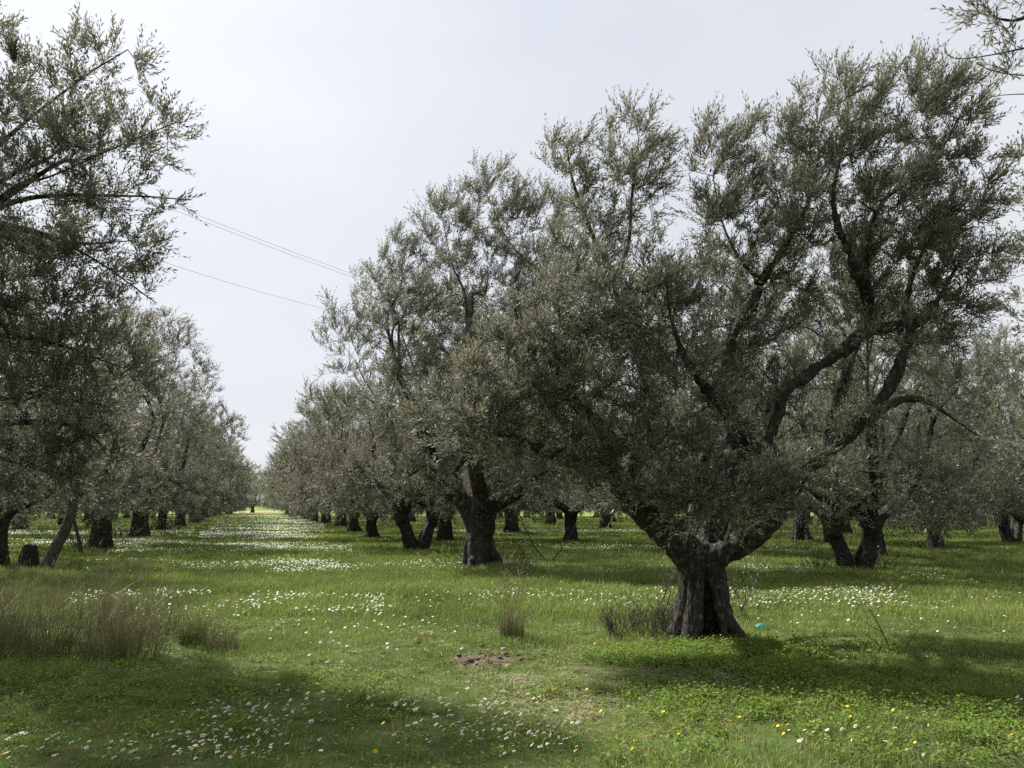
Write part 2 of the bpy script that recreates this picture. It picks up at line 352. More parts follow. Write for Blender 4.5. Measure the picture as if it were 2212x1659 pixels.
def crown_mesh(name, PA, par, tips, centers, rng, shoots, pairs, LL, LW, slen, wind=1.0, up=0.55, twigs=2, droop=None, tw=0.0022):
    """leafy shoots at every branch tip: opposite pairs of narrow leaves along each shoot"""
    nc = len(tips); S = nc*shoots
    t = np.repeat(tips, shoots); cc = np.repeat(centers, shoots, 0); u = rng.random((S, 1))
    B = PA[t]*(1-u*0.9) + PA[par[t]]*(u*0.9)
    out = norm(PA[t]-cc); bd = norm(PA[t]-PA[par[t]])
    hgt = np.clip((PA[t][:, 2:3]-2.0)/5.0, 0, 1)
    D = norm(out*0.55 + bd*0.5 + np.array([0, 0, 1.0])*up*(0.35+0.9*hgt) + rng.normal(0, 0.55, (S, 3)) + WIND*wind*(0.3+0.9*hgt))
    ln = slen*(0.65+0.7*rng.random((S, 1)))
    end_bend = norm(D + np.array([0, 0, 0.25]) + WIND*wind*0.5*hgt + rng.normal(0, 0.18, (S, 3)) - np.array([0, 0, 0.5])*(1-hgt)*rng.random((S, 1)))
    # leaves
    K = pairs*2; q = np.arange(K); fr = ((q//2)+0.6)/pairs
    P = B[:, None] + D[:, None]*(ln*fr[None])[..., None]*0.6 + end_bend[:, None]*(ln*fr[None]**1.6)[..., None]*0.4
    T = norm(D[:, None]*(1-fr)[None, :, None] + end_bend[:, None]*fr[None, :, None])
    ang = (q % 2)*math.pi + (q//2)*(math.pi/2) + rng.random((S, 1))*6.28 + rng.normal(0, 0.3, (S, K))
    A0 = norm(np.cross(T, np.array([0.21, 0.53, 0.82]))); B0 = np.cross(T, A0)
    side = A0*np.cos(ang)[..., None] + B0*np.sin(ang)[..., None]
    sp = (0.95-0.45*fr)[None, :, None]
    ax = norm(T*1.0 + side*sp + rng.normal(0, 0.12, (S, K, 3)))
    nn = norm(T*0.8 - side*0.6 + np.array([0, 0, 0.9]) + rng.normal(0, 0.55, (S, K, 3)))
    sd = norm(np.cross(ax, nn))
    sz = (0.7+0.5*rng.random((S, K, 1)))*(1-0.35*np.abs(fr-0.45)[None, :, None]*1.3); l = LL*sz; w = LW*sz*(0.8+0.4*rng.random((S, K, 1)))
    keep = rng.random((S, K)) < 0.93
    V = np.stack([P, P+ax*l*0.5+sd*w*0.5, P+ax*l, P+ax*l*0.5-sd*w*0.5], 2)[keep]   # n,4,3
    nl = len(V); mb = MB()
    tn = np.clip(rng.normal(0.45, 0.16, (S, 1)) + rng.normal(0, 0.22, (S, K)) + np.repeat(rng.normal(0, .14, nc), shoots)[:, None], 0, 0.96); tn[rng.random((S, K)) < 0.02] = 1.0
    mb.add(V.reshape(-1, 3), np.arange(nl*4).reshape(-1, 4), 0, np.repeat(tn[keep], 4))
    # twigs
    E = B + D*ln*0.6 + end_bend*ln*0.4; Mi = B + D*ln*0.36 + end_bend*ln*0.13
    a0 = A0[:, 0]; b0 = B0[:, 0]; tri = [a0, -0.5*a0+0.87*b0, -0.5*a0-0.87*b0]
    R0 = np.stack([B+x*tw for x in tri], 1)
    if twigs == 2:
        R1 = np.stack([Mi+x*tw*0.7 for x in tri], 1); VV = np.concatenate([R0, R1, E[:, None]], 1); m = 7
        f = np.array([[0, 1, 4], [0, 4, 3], [1, 2, 5], [1, 5, 4], [2, 0, 3], [2, 3, 5], [3, 4, 6], [4, 5, 6], [5, 3, 6]])
    else:
        VV = np.concatenate([R0, E[:, None]], 1); m = 4; f = np.array([[0, 1, 3], [1, 2, 3], [2, 0, 3]])
    mb.add(VV.reshape(-1, 3), (f[None]+np.arange(S)[:, None, None]*m).reshape(-1, 3), 1)
    return mb.mesh(name, [M_LEAF, M_TWIG])

def sample_lobes(lobes, n, rng, shell=2.0, wts=None):
    """lobes: (centre, (a,b,c) radii along RT, forward, up). Returns cluster points and their lobe centres"""
    vol = np.array([(r[0]*r[1]*r[2])**0.8*(w) for c, r, w in lobes]); cnt = np.maximum(3, (vol/vol.sum()*n)).astype(int)
    P = []; Cc = []; fx = np.array([FW[0], FW[1], 0]); fx /= np.linalg.norm(fx)
    for (c, r, w), m in zip(lobes, cnt):
        d = norm(rng.normal(0, 1, (m, 3))); rr = rng.random((m, 1))**(1/ (3.0+shell)); q = d*rr*(1+rng.normal(0, 0.09, (m, 1)))
        P.append(np.asarray(c) + RT*q[:, :1]*r[0] + fx*q[:, 1:2]*r[1] + np.array([0, 0, 1.])*q[:, 2:]*r[2]); Cc.append(np.tile(np.asarray(c)-np.array([0, 0, r[2]*0.5]), (m, 1)))
    return np.concatenate(P), np.concatenate(Cc)

def make_tree(key, strands, limbs, lobes, n, seed, shoots, pairs, LL, LW, slen, voxel=0.035, amp=0.012, zmin=1.0, **kw):
    rng = np.random.default_rng(seed)
    mb = MB()
    for P, R in strands + [l for l in limbs]:
        P2, R2 = catmull(P, 0.12, R); ok = R2 > (0.032 if voxel < 0.03 else 0.04)
        if ok.sum() < 3: continue
        tube(mb, P2[ok], R2[ok], 12, 0, True)
        if len(P) > 4 or rng.random() < .5:
            for q in range(3, len(P2)-2, 3):
                if ok[q] and .045 < R2[q] < .2 and rng.random() < .5:
                    d = norm(rng.normal(0, 1, 3)+np.array([0, 0, .3])); rk = R2[q]*rng.uniform(.35, .7)
                    tube(mb, [P2[q], P2[q]+d*R2[q]*.9, P2[q]+d*(R2[q]*1.0+rk*rng.uniform(.3, 1.2))], [rk, rk, rk*.75], 8, 0, True)
    me_t = remesh(mb, voxel, amp, seed); me_t.name = key+'_trunk'; me_t.materials.clear(); me_t.materials.append(kw.pop('bark', M_BARK))
    cl, cc = sample_lobes(lobes, n, rng, kw.pop('shell', 1.0)); ok = cl[:, 2] > zmin; cl = cl[ok]; cc = cc[ok]
    PA, par, r, n0, kids, tips, dirs = grow(limbs, cl, rng)
    mn = kw.pop('mn', 0.0)
    me_b = branch_mesh(PA, par, r, n0, kids, key+'_branches', mn=mn, tails=limbs, cut=0.032 if voxel < 0.03 else 0.04)
    # thin ends of limbs, below the trunk mesh's cut-off
    me_c = crown_mesh(key+'_crown', PA, par, tips, cc, rng, shoots, pairs, LL, LW, slen, **kw)
    return me_t, me_b, me_c

def place_tree(meshes, loc, label, group=None, rotz=0.0, scale=1.0, name='olive_tree'):
    t = empty(name, loc, rotz, scale); tag(t, label, 'tree', group)
    link('trunk', meshes[0], t); tag(link('branches', meshes[1], t), kind='stuff'); tag(link('crown', meshes[2], t), kind='stuff')
    return t

# ---- the big pruned tree in front, right of centre
HB = gp(1515, 1382); HD = 9.5
def hp(x, y, off=0.0): return pt(x, y, HD+off) - HB
def S(*a): return (np.array([hp(x, y, o) for x, y, o, r in a]), np.array([r for x, y, o, r in a]))
strands = [
    S((1440,1396,.05,.07),(1465,1360,.0,.10),(1484,1300,0,.105),(1490,1240,0,.115),(1468,1185,0,.15),(1430,1140,0,.17)),
    S((1490,1402,-.24,.10),(1498,1350,-.17,.10),(1505,1280,-.1,.095),(1503,1220,-.05,.11),(1500,1180,0,.14)),
    S((1618,1395,.0,.04),(1592,1374,0,.075),(1572,1335,0,.08),(1556,1275,.0,.085),(1545,1220,0,.11),(1570,1185,0,.15)),
    S((1566,1400,-.16,.075),(1560,1350,-.10,.06),(1550,1280,-.08,.075),(1535,1210,-.03,.12)),
    S((1535,1392,.38,.13),(1528,1320,.25,.16),(1522,1240,.15,.17),(1518,1180,.05,.16)),
    S((1445,1388,.35,.08),(1485,1320,.2,.13),(1498,1240,.12,.15),(1500,1185,.1,.15)),
    S((1600,1388,.3,.06),(1565,1330,.2,.10),(1545,1250,.12,.13),(1535,1190,.05,.14)),
]
limbs = [
    S((1505,1200,.02,.155),(1465,1168,0,.165),(1415,1128,-.05,.17),(1358,1082,-.1,.155),(1330,1030,-.05,.14),(1312,970,.0,.12),(1290,915,.0,.105),(1245,875,-.05,.09),(1200,838,-.1,.075),(1160,780,-.1,.06),(1120,700,-.15,.045),(1110,640,-.2,.03)),
    S((1530,1215,0,.15),(1575,1182,0,.155),(1635,1146,.0,.155),(1685,1105,.02,.145),(1715,1050,.05,.13),(1780,985,.1,.12),(1850,922,.15,.11),(1912,850,.2,.10),(1945,785,.25,.085),(1966,722,.25,.075),(1955,660,.3,.06),(1985,560,.3,.04),(2040,470,.3,.025)),
    S((1520,1215,.12,.14),(1548,1120,.25,.13),(1574,1045,.35,.12),(1580,992,.35,.12),(1622,975,.35,.12),(1656,955,.35,.115),(1676,905,.4,.11),(1692,852,.4,.105),(1740,812,.45,.10),(1810,765,.45,.10),(1868,715,.45,.09),(1876,650,.5,.078),(1868,560,.5,.068),(1882,490,.5,.058),(1912,430,.5,.045),(1975,385,.5,.03),(2050,300,.5,.018)),
    S((1578,1000,.36,.10),(1578,900,.6,.08),(1572,800,.7,.07),(1582,722,.75,.065),(1622,668,.75,.06),(1640,612,.8,.05),(1598,560,.8,.035),(1560,480,.8,.022),(1540,380,.8,.012)),
    S((1640,612,.8,.048),(1690,540,.7,.038),(1745,440,.7,.028),(1770,330,.7,.016)),
    S((1340,1050,-.06,.11),(1388,960,.35,.085),(1402,860,.6,.075),(1370,745,.7,.065),(1326,610,.6,.05),(1356,538,.6,.042),(1366,410,.6,.028),(1380,300,.6,.014)),
    S((1326,610,.6,.045),(1285,520,.5,.03),(1240,400,.5,.018),(1225,320,.5,.01)),
    S((1868,715,.45,.08),(1925,705,.35,.065),(1985,695,.35,.055),(2030,640,.3,.045),(2075,560,.3,.03)),
    S((1856,915,.16,.06),(1925,872,-.1,.045),(1990,862,-.2,.035),(2060,905,-.3,.022),(2110,940,-.3,.012)),
    S((1325,1010,-.05,.09),(1240,992,-.4,.075),(1150,962,-.6,.055),(1060,930,-.7,.035),(1000,890,-.7,.02)),
    S((1630,970,.35,.07),(1560,880,-.5,.055),(1490,790,-.9,.045),(1450,690,-1.0,.03),(1440,600,-1.0,.018)),
    S((1500,1190,.1,.09),(1505,1080,.9,.075),(1530,950,1.5,.06),(1560,820,1.8,.045),(1600,650,1.9,.025)),
    S((1780,985,.1,.06),(1800,900,.9,.05),(1840,780,1.5,.04),(1900,640,1.7,.025)),
    S((1690,1090,.02,.06),(1650,1060,-.5,.04),(1590,1040,-.9,.028),(1540,1050,-1.0,.015)),
    S((1876,650,.5,.06),(1840,560,.0,.045),(1800,440,-.3,.03),(1820,320,-.4,.016)),
]
def lobe(x, y, off, rx, rz, rd, w=1.0): 
    s = (HD+off)/F_; return (hp(x, y, off), (rx*s, rd, rz*s), w)
limbs = [(P, R_*np.concatenate([np.ones(3), np.full(max(0, len(R_)-3), .64)])[:len(R_)]) for P, R_ in limbs]
lobes = [
    lobe(1230,365,.4,60,95,.45,.8), lobe(1370,320,.5,85,85,.6,1.), lobe(1330,450,.4,120,80,.7,.6), lobe(1245,560,.3,90,80,.7,.9),
    lobe(1550,360,.7,70,100,.6,.9), lobe(1650,330,.6,75,90,.7,.8), lobe(1590,500,.6,120,90,.8,.8), lobe(1455,560,.6,70,90,.7,.15),
    lobe(1800,260,.2,95,100,.7,1.1), lobe(1950,230,.4,90,90,.7,1.1), lobe(2060,260,.5,70,105,.7,.9), lobe(1860,400,.5,150,90,.9,.9), lobe(2060,430,.4,80,110,.8,.9),
    lobe(1750,560,.9,140,110,.8,.9), lobe(1960,580,.5,120,110,1.0,.95), lobe(2080,640,.3,60,110,.7,.45), lobe(1420,720,-.3,120,100,1.0,.95), lobe(1600,730,1.2,120,100,.6,.75),
    lobe(1230,700,-.1,130,100,.9,1.15), lobe(1120,820,-.3,130,110,.8,1.25), lobe(1290,860,-.6,140,110,.7,.95), lobe(1010,900,-.6,110,90,.6,1.), lobe(1190,980,-.7,150,70,.6,.95),
    lobe(1450,890,-.9,140,110,.6,.7), lobe(1600,880,1.2,120,100,.6,.8), lobe(1430,1000,-.8,120,80,.6,.9), lobe(1770,720,.9,110,80,.8,.5), 
    lobe(1560,1085,-.95,110,75,.35,1.7), lobe(1450,1060,-.8,70,45,.3,.8), lobe(1640,1040,-.8,80,70,.4,.6), lobe(1520,1150,-.8,75,35,.25,.7), lobe(1750,870,1.3,120,100,.7,.5), lobe(1980,780,.9,110,80,.6,.3), lobe(2080,870,-.2,80,60,.4,.12),
    lobe(1500,680,1.7,150,140,.7,.8), lobe(1350,620,-.7,120,110,.6,.7), lobe(1860,900,-.2,90,45,.35,.35), lobe(1700,1010,-.3,70,50,.3,.3), lobe(1950,470,.0,100,100,.8,.7), lobe(1700,440,.2,80,90,.8,.6), lobe(2120,520,.6,50,100,.6,.6), lobe(1930,720,-.4,90,60,.5,.4), lobe(1760,980,-.4,90,60,.4,.45), lobe(1300,1060,-.3,60,50,.4,.3), lobe(2000,690,.5,110,70,.6,.8),
]
hero = make_tree('hero', strands, limbs, lobes, 2200, 3, 7, 8, 0.080, 0.0172, 0.30, voxel=0.024, amp=0.021, zmin=1.05, wind=1.0)
place_tree(hero, HB, 'large gnarled olive tree in front, hollow split trunk forking low into thick limbs')

# ---- trees in local coordinates: x along RT is the picture's right
ZU = np.array([0, 0, 1.0]); FX = np.array([FW[0], FW[1], 0])/np.linalg.norm(FW[:2])
def lp(a, b, c): return RT*a + FX*b + ZU*c
def strandset(rng, rad, h, n=7, flare=1.9, lean=(0, 0)):
    out = []
    for k in range(n):
        a = k*2*math.pi/n + rng.normal(0, .25); tw = rng.normal(0.35, .3); f = flare*(0.8+0.5*rng.random())
        pts = []; rr = []
        for z, m in ((-0.12, f), (0.12, f*0.72), (0.4, 1.05), (0.75*h, 0.8), (h, 0.95), (h*1.25, 1.1)):
            aa = a + tw*z; R = rad*0.66*m*(.85+.3*rng.random())
            pts.append(lp(math.cos(aa)*R+lean[0]*z, math.sin(aa)*R+lean[1]*z, z)); rr.append(rad*(0.26 if z < 0 else 0.32 if z < .3 else 0.38)*(0.8+.4*rng.random()))
        out.append((np.array(pts), np.array(rr)))
    out.append((np.array([lp(0, 0, -.1), lp(lean[0]*h*.5, lean[1]*h*.5, h*.5), lp(lean[0]*h, lean[1]*h, h*1.1)]), np.array([rad*.7, rad*.55, rad*.65])))
    return out
def limbset(rng, rad, h, lobes, k=4, lean=(0, 0)):
    out = []; top = np.array(lp(lean[0]*h, lean[1]*h, h))
    order = sorted(range(len(lobes)), key=lambda q: -lobes[q][1][2])[:]
    heads = []
    for q in range(k):
        a = q*2*math.pi/k + rng.normal(0, .35); d = lp(math.cos(a), math.sin(a), 0)
        p = [top-ZU*0.25+d*rad*0.2, top+d*(rad*.9)+ZU*.35, top+d*(1.0+.4*rng.random())+ZU*1.0, top+d*(1.3+.5*rng.random())+ZU*(2.0+.6*rng.random()), top+d*(1.7+.6*rng.random())+ZU*(3.3+.8*rng.random())]
        out.append((np.array(p)+rng.normal(0, .06, (5, 3)), np.array([rad*.55, rad*.5, rad*.36, rad*.26, rad*.16]))); heads.append(p)
    for c, r, w in lobes:
        c = np.asarray(c); bi = min(range(k), key=lambda q: min(np.linalg.norm(np.array(heads[q][j])-c) for j in (2, 3, 4)))
        j = min((2, 3, 4), key=lambda j: np.linalg.norm(np.array(heads[bi][j])-c)+0.3*j); s = out[bi][0][j]; rs = out[bi][1][j]
        m1 = s+(c-s)*.35+ZU*.4+rng.normal(0, .16, 3); m2 = s+(c-s)*.7+ZU*.18+rng.normal(0, .18, 3)
        out.append((np.array([s, m1, m2, c+(c-s)*.12]), np.array([rs*.8, rs*.5, rs*.22, .006])))
    return out

def lob(a, b, c, ra, rb, rc, w=1.0): return (lp(a, b, c), (ra, rb, rc), w)
# second tree of the right-hand row
rng = np.random.default_rng(21)
lb = [lob(-.9,-.3,8.2,.85,.9,1.0), lob(-1.9,-.2,7.2,.7,.8,.9), lob(.3,-.4,8.7,1.0,1.,1.1), lob(1.3,.2,8.3,1.,1.,1.2), lob(-1.7,-.5,5.8,1.,1.,.8), lob(.2,-.8,6.6,1.4,1.2,1.1), lob(1.8,0,6.3,1.3,1.2,1.2),
      lob(-1.7,-.4,4.2,1.1,1.1,.9,1.1), lob(0,-1.2,4.6,1.4,1.,1.,1.1), lob(1.9,-.4,4.4,1.4,1.2,1.), lob(-1.4,-.8,2.9,1.0,1.,.75,1.1), lob(.6,-1.2,3.0,1.3,.9,.8,1.1), lob(2.3,-.3,2.8,1.3,1.,.75), lob(0,1.4,5.5,1.8,1.2,1.6,.8), lob(-.3,-.9,2.0,1.3,.7,.45,.9), lob(1.6,-.9,1.9,1.0,.7,.4,.8), lob(-1.7,-.3,2.0,.8,.7,.45,.8), lob(-2.3,-.2,6.3,.7,.8,.8,.6)]
t2 = make_tree('second', strandset(rng, .35, 1.1, 8), limbset(rng, .42, 1.15, lb, 4), lb, 1900, 5, 6, 7, 0.090, 0.025, 0.36, voxel=0.03, amp=0.014, zmin=1.35, twigs=1, wind=.5)
place_tree(t2, gp(1037, 1226), 'olive tree with thick straight fluted trunk, left of the big front tree', None, 0.0, (1.14, 1.12, 1.11))

# tall tree at the left edge, its trunk outside the picture
rng = np.random.default_rng(33)
EB = np.array([-5.3, 11.6, 0.0])
def el(x, y, d, rx, rz, rd, w=1.0): return (pt(x, y, d)-EB, (rx*d/F_, rd, rz*d/F_), w)
lb = [el(235,150,9.6,75,80,.6,.8), el(330,290,9.5,75,60,.6,.7), el(110,230,9.6,95,100,.8,.9), el(-30,130,9.8,70,130,.8,.9), el(210,340,9.4,130,100,.9,.9), el(345,440,9.2,45,45,.4,.35), el(60,430,9.4,130,110,1.,1.1), el(235,520,9.3,90,80,.7,.9), el(290,640,9.4,60,60,.6,.5),
      el(90,640,9.2,150,120,1.,1.3), el(215,790,9.2,110,110,.8,1.2), el(60,860,9.0,150,130,.9,1.3), el(190,980,9.4,100,70,.6,1.2), el(40,1010,9.2,120,70,.7,1.2), el(-150,300,9.6,120,160,1.,.8), el(-160,600,9.4,140,160,1.2,.8), el(-170,900,9.4,140,140,1.2,.8),
      lob(-1.5,0,6.3,1.5,1.5,1.4,.7), lob(-2.4,0,4,1.5,1.5,1.3,.7), lob(-.6,-1.4,4.2,1.5,1.3,1.5,.7), lob(-1,1.4,4.5,1.6,1.2,1.6,.8), lob(.2,0,8.6,.9,.9,.8,.7)]
t3 = make_tree('edge', strandset(rng, .38, 1.1, 7), limbset(rng, .38, 1.1, lb, 4), lb, 2200, 8, 6, 8, 0.082, 0.021, 0.33, voxel=0.035, amp=0.014, zmin=1.5, wind=.3, twigs=1)
place_tree(t3, (-5.3, 11.6, 0), 'tall olive tree at the left edge of the photo, only its dark crown reaching in')

# generic trees of the rows
def generic(key, seed, n, shoots, pairs, LL, LW, slen, voxel=.05, two=False, H=9.2, RAD=.36, zmin=.95, mn=0.0, R0=3.35, bark=None):
    rng = np.random.default_rng(seed); lb = []
    for k in range(9):      # skirt
        a = k*2*math.pi/9+rng.normal(0, .2); R = R0*(.75+.25*rng.random()); lb.append(lob(math.cos(a)*R, math.sin(a)*R, 1.95+.5*rng.random(), 1.15, 1.15, 1.0, 1.6))
    for k in range(6):
        a = k*2*math.pi/6+rng.normal(0, .3); R = R0*(.85+.22*rng.random()); lb.append(lob(math.cos(a)*R, math.sin(a)*R, 4.2+.9*rng.random(), 1.35, 1.35, 1.25, 1.1))
    for k in range(5):
        a = k*2*math.pi/5+rng.normal(0, .3); R = R0*(.66+.28*rng.random()); lb.append(lob(math.cos(a)*R, math.sin(a)*R, H*.70+1.0*rng.random(), 1.15, 1.15, 1.2, 1.1))
    for k in range(3):
        a = rng.random()*6.28; R = R0*.55*rng.random(); lb.append(lob(math.cos(a)*R, math.sin(a)*R, H-1.2+.7*rng.random(), 1.0, 1.0, .95, .9))
    lb.append(lob(0, 0, 5.4, 1.6, 1.6, 1.8, .7))
    if two:
        st = strandset(rng, .24, 1.2, 5, 1.5, (-.34, 0)) + [(p+lp(.30, 0, 0), r) for p, r in strandset(rng, .24, 1.2, 5, 1.5, (.38, .1))]
        l1 = limbset(rng, .30, 1.15, lb[:len(lb)//2], 3, (-.34, 0)); l2 = limbset(rng, .30, 1.15, lb[len(lb)//2:], 3, (.62, .1)); li = l1+l2
    else:
        h = 1.0+.3*rng.random(); st = strandset(rng, RAD, h, 7, 1.9); li = limbset(rng, RAD, h, lb, 4)
    return make_tree(key, st, li, lb, n, seed, shoots, pairs, LL, LW, slen, voxel=voxel, amp=.016, zmin=zmin, mn=mn, twigs=1, wind=.4, tw=.003, bark=bark or M_BARK)
GA = generic('row_a', 41, 1440, 6, 6, .105, .033, .40)
GB = generic('row_b', 42, 1440, 6, 6, .105, .033, .40, RAD=.30)
GC = generic('row_c', 43, 1450, 6, 6, .105, .033, .40, two=True)
FA = generic('far_a', 51, 760, 5, 5, .15, .052, .48, voxel=.09, mn=.012)
FB = generic('far_b', 52, 760, 5, 5, .15, .052, .48, voxel=.09, mn=.012, RAD=.36)
GRP = 'olive trees standing in rows across the meadow'
rr = random.Random(5)
def gtree(m, x, y, label, rot=None, s=None):
    return place_tree(m, (x, y, gh(x, y)-.01), label, GRP, rr.uniform(0, 6.28) if rot is None else rot, s or rr.uniform(.93, 1.06))
# left row
gtree(GB, -6.35, 23.7, 'left-row olive tree with a sawn stump and leaning grey trunk at its foot', 0.6, (1.0, 1.0, .93))
gtree(GA, -5.4, 32.8, 'olive tree in the left row with massive root-flared trunk forking in a wide Y', 0.0, (1.0, 1.0, .98))
gtree(GA, -5.6, 44.5, 'olive tree in the left row just behind the root-flared Y trunk', 2.4, (1.2, 1.2, 1.1))
gtree(GB, -5.6, 54.5, 'slim trunked olive tree in the left row, second behind the root-flared Y trunk', 1.1)
# right row
gtree(GC, 5.4, 29.0, 'olive tree with one cut and one right-leaning stem, left of the fluted trunk', 0.25, (1.0, 1.0, 1.14))
gtree(GB, 5.2, 38.6, 'olive tree in the right row behind the tree with the right-leaning stem', 2.0, (.98, .98, .88))
gtree(GA, 5.5, 48.5, 'olive tree in the right row with slanting twin stems low to the grass', 4.0, .92)
# second row to the right
gtree(GC, 13.8, 16.4, 'olive tree with two stems in a V, right of the big front tree', 0.05, .92)
gtree(GA, 17.9, 20.2, 'olive tree with stout single trunk behind the V-stemmed tree', 1.2, .9)
gtree(GB, 14.2, 7.2, 'pale olive tree at the right edge of the photo, trunk outside the picture', 1.9, (1.05, 1.05, 1.12))
gtree(GB, 14.4, 26.8, 'olive tree seen under the left limb of the big front tree', 3.0, .95)
gtree(GA, 8.0, 35.2, 'olive tree with pale lichen-grey trunk behind the row, left of the fluted trunk', 5.0, .9)
gtree(GB, 13.2, 33.2, 'olive tree with short leaning trunk and root lump, right of the fluted trunk', 0.7, .95)
gtree(GC, 30.0, 26.0, 'sunlit pale-crowned olive tree by the right edge, beyond the open grass', 0.4, 1.0)
gtree(GA, 22.6, 29.8, 'olive tree with slim dark trunk between the front tree and the V-stemmed tree', 2.2, .95)
gtree(GB, 24.3, 24.2, 'olive tree behind the stout single trunk, low dark crown over the grass', 2.9, .9)
FAR = 'far olive tree whose crown merges into the rows behind'
def fartree(x, y, lab=FAR, grp='far olive trees merging into the rows'):
    t = place_tree(rr.choice((FA, FB)), (x+rr.uniform(-.5, .5), y+rr.uniform(-.8, .8), 0), lab, grp, rr.uniform(0, 6.28), (lambda f, z: (f, f, z))(rr.uniform(1.02, 1.2), rr.uniform(.92, 1.08)))
for q in range(11):
    y = 58.5+q*10
    fartree(5.5, y+.0, 'distant olive tree along the right side of the grass aisle', 'distant olive trees right of the aisle')
    fartree(-5.6, y+5.5, 'distant olive tree along the left side of the grass aisle', 'distant olive trees left of the aisle')
for x0, ys in ((13.8, (43, 53, 63, 74)), (22.4, (39.5, 50, 60, 71)), (31, (37, 47, 58, 69)), (40, (35, 46, 57)), (49, (45, 56)), (-14.2, (28, 38, 48, 58, 69)), (-22.8, (44, 55, 66, 78)), (-31, (70, 82, 94)), (13.8, (85, 97, 108, 120)), (22.4, (84, 96, 110, 122)), (31, (80, 92, 104, 118)), (40, (68, 80, 92, 106)), (49, (67, 80, 92)), (58, (55, 68, 80, 95)), (68, (62, 76, 90)), (78, (70, 86)), (-14.2, (80, 92, 104, 118)), (-22.8, (90, 103, 118)), (-31, (108, 122)), (-40, (100, 115))):
    for y in ys: fartree(x0, y)
fartree(-1.2, 178, 'lone pale olive tree beyond the end of the aisle', None)

# ------------------------------------------------------------------ branch reaching in at the upper right (its tree stands beside the camera)
rng = np.random.default_rng(61)
TB = np.array([6.4, -0.6, 0.0])
def rp(x, y, d): return pt(x, y, d) - TB
lb = [lob(0,-.6,4.4,1.6,1.5,1.2), lob(-.6,-1.6,5.6,1.4,1.3,1.1), lob(1.0,-1.2,5.6,1.3,1.3,1.2), lob(.3,-1.0,6.6,1.1,1.1,.9), lob(1.6,-.3,4.2,1.2,1.2,1.)]
lb += [(rp(2205, -30, 5.8), (.40, .35, .22), 2.6), (rp(2190, 60, 6.0), (.22, .25, .20), 2.6), (rp(2140, 22, 6.1), (.12, .15, .12), 2.6), (rp(2205, 150, 6.0), (.12, .2, .12), 1.2)]
ex = [(np.array([rp(2700, 260, 4.6), rp(2420, 60, 5.3), rp(2280, 20, 5.7), rp(2190, 45, 5.95), rp(2120, 30, 6.1)]), np.array([.06, .04, .02, .010, .004])),
      (np.array([rp(2420, 70, 5.3), rp(2290, 88, 5.7), rp(2195, 108, 5.9), rp(2110, 124, 6.05), rp(2062, 126, 6.15), rp(2040, 112, 6.2)]), np.array([.02, .012, .007, .0045, .0035, .003])),
      (np.array([rp(2420, 80, 5.3), rp(2300, 170, 5.7), rp(2212, 163, 5.9), rp(2150, 155, 6.0), rp(2112, 138, 6.05)]), np.array([.015, .008, .005, .0035, .0025])),
      (np.array([rp(2420, 120, 5.3), rp(2330, 210, 5.7), rp(2230, 203, 5.9), rp(2160, 206, 6.0), rp(2130, 212, 6.0)]), np.array([.012, .007, .004, .003, .002]))]
sd_ = strandset(rng, .36, 1.2, 7)
mb = MB(); lm = limbset(rng, .36, 1.2, lb[:5], 4) + [(np.array([lp(0, 0, 1.1), (lp(0, 0, 1.1)+rp(2700, 260, 4.6))/2+ZU*.3, rp(2700, 260, 4.6)]), np.array([.16, .10, .06]))] + ex
br = make_tree('beside', sd_, lm, lb, 620, 61, 6, 7, .070, .0145, .30, voxel=.04, amp=.012, zmin=2.2, twigs=2, wind=.1, up=.2)
t = place_tree(br, TB, 'olive tree beside the camera, only its leafy branch tips hanging into the upper right corner')
# single sprays along the long bare twigs
mb = MB()
def leaf(mb, b, a, n, l, w, mat=0, tint=.5):
    s = np.cross(a, n); s /= np.linalg.norm(s); n2 = np.cross(s, a)
    mb.add([b, b+a*l*.3+s*w*.42-n2*w*.08, b+a*l*.68+s*w*.42-n2*w*.08, b+a*l, b+a*l*.68-s*w*.42-n2*w*.08, b+a*l*.3-s*w*.42-n2*w*.08], [[0, 1, 5, 5]][:0] or np.array([[1, 2, 4, 5]]), mat, tint)
    V = [b, b+a*l*.3+s*w*.42-n2*w*.08, b+a*l*.3-s*w*.42-n2*w*.08, b+a*l, b+a*l*.68+s*w*.42-n2*w*.08, b+a*l*.68-s*w*.42-n2*w*.08]
    mb.add(V, np.array([[0, 1, 2], [3, 5, 4]]), mat, tint)
for P, R in ex:
    P2, R2 = catmull(P, .05, R)
    tube(mb, P2, np.maximum(R2, .0022), 5, 1, True)
    T = norm(np.gradient(P2, axis=0))
    for q in range(len(P2)):
        if rng.random() < .42 and (P2[q] @ RT - TB @ RT*0) < 9:
            for s in (-1, 1):
                if rng.random() < .7:
                    a = norm(T[q]*.6 + s*UP*rng.uniform(.3, 1) + rng.normal(0, .35, 3)); leaf(mb, P2[q], a, norm(rng.normal(0, 1, 3)+np.array([0, 0, 1])), rng.uniform(.05, .075), rng.uniform(.012, .017), 0, rng.uniform(.2, .9))
tag(link('branch_tips', mb.mesh('branch_tips', [M_LEAF, M_TWIG]), t), kind='stuff')

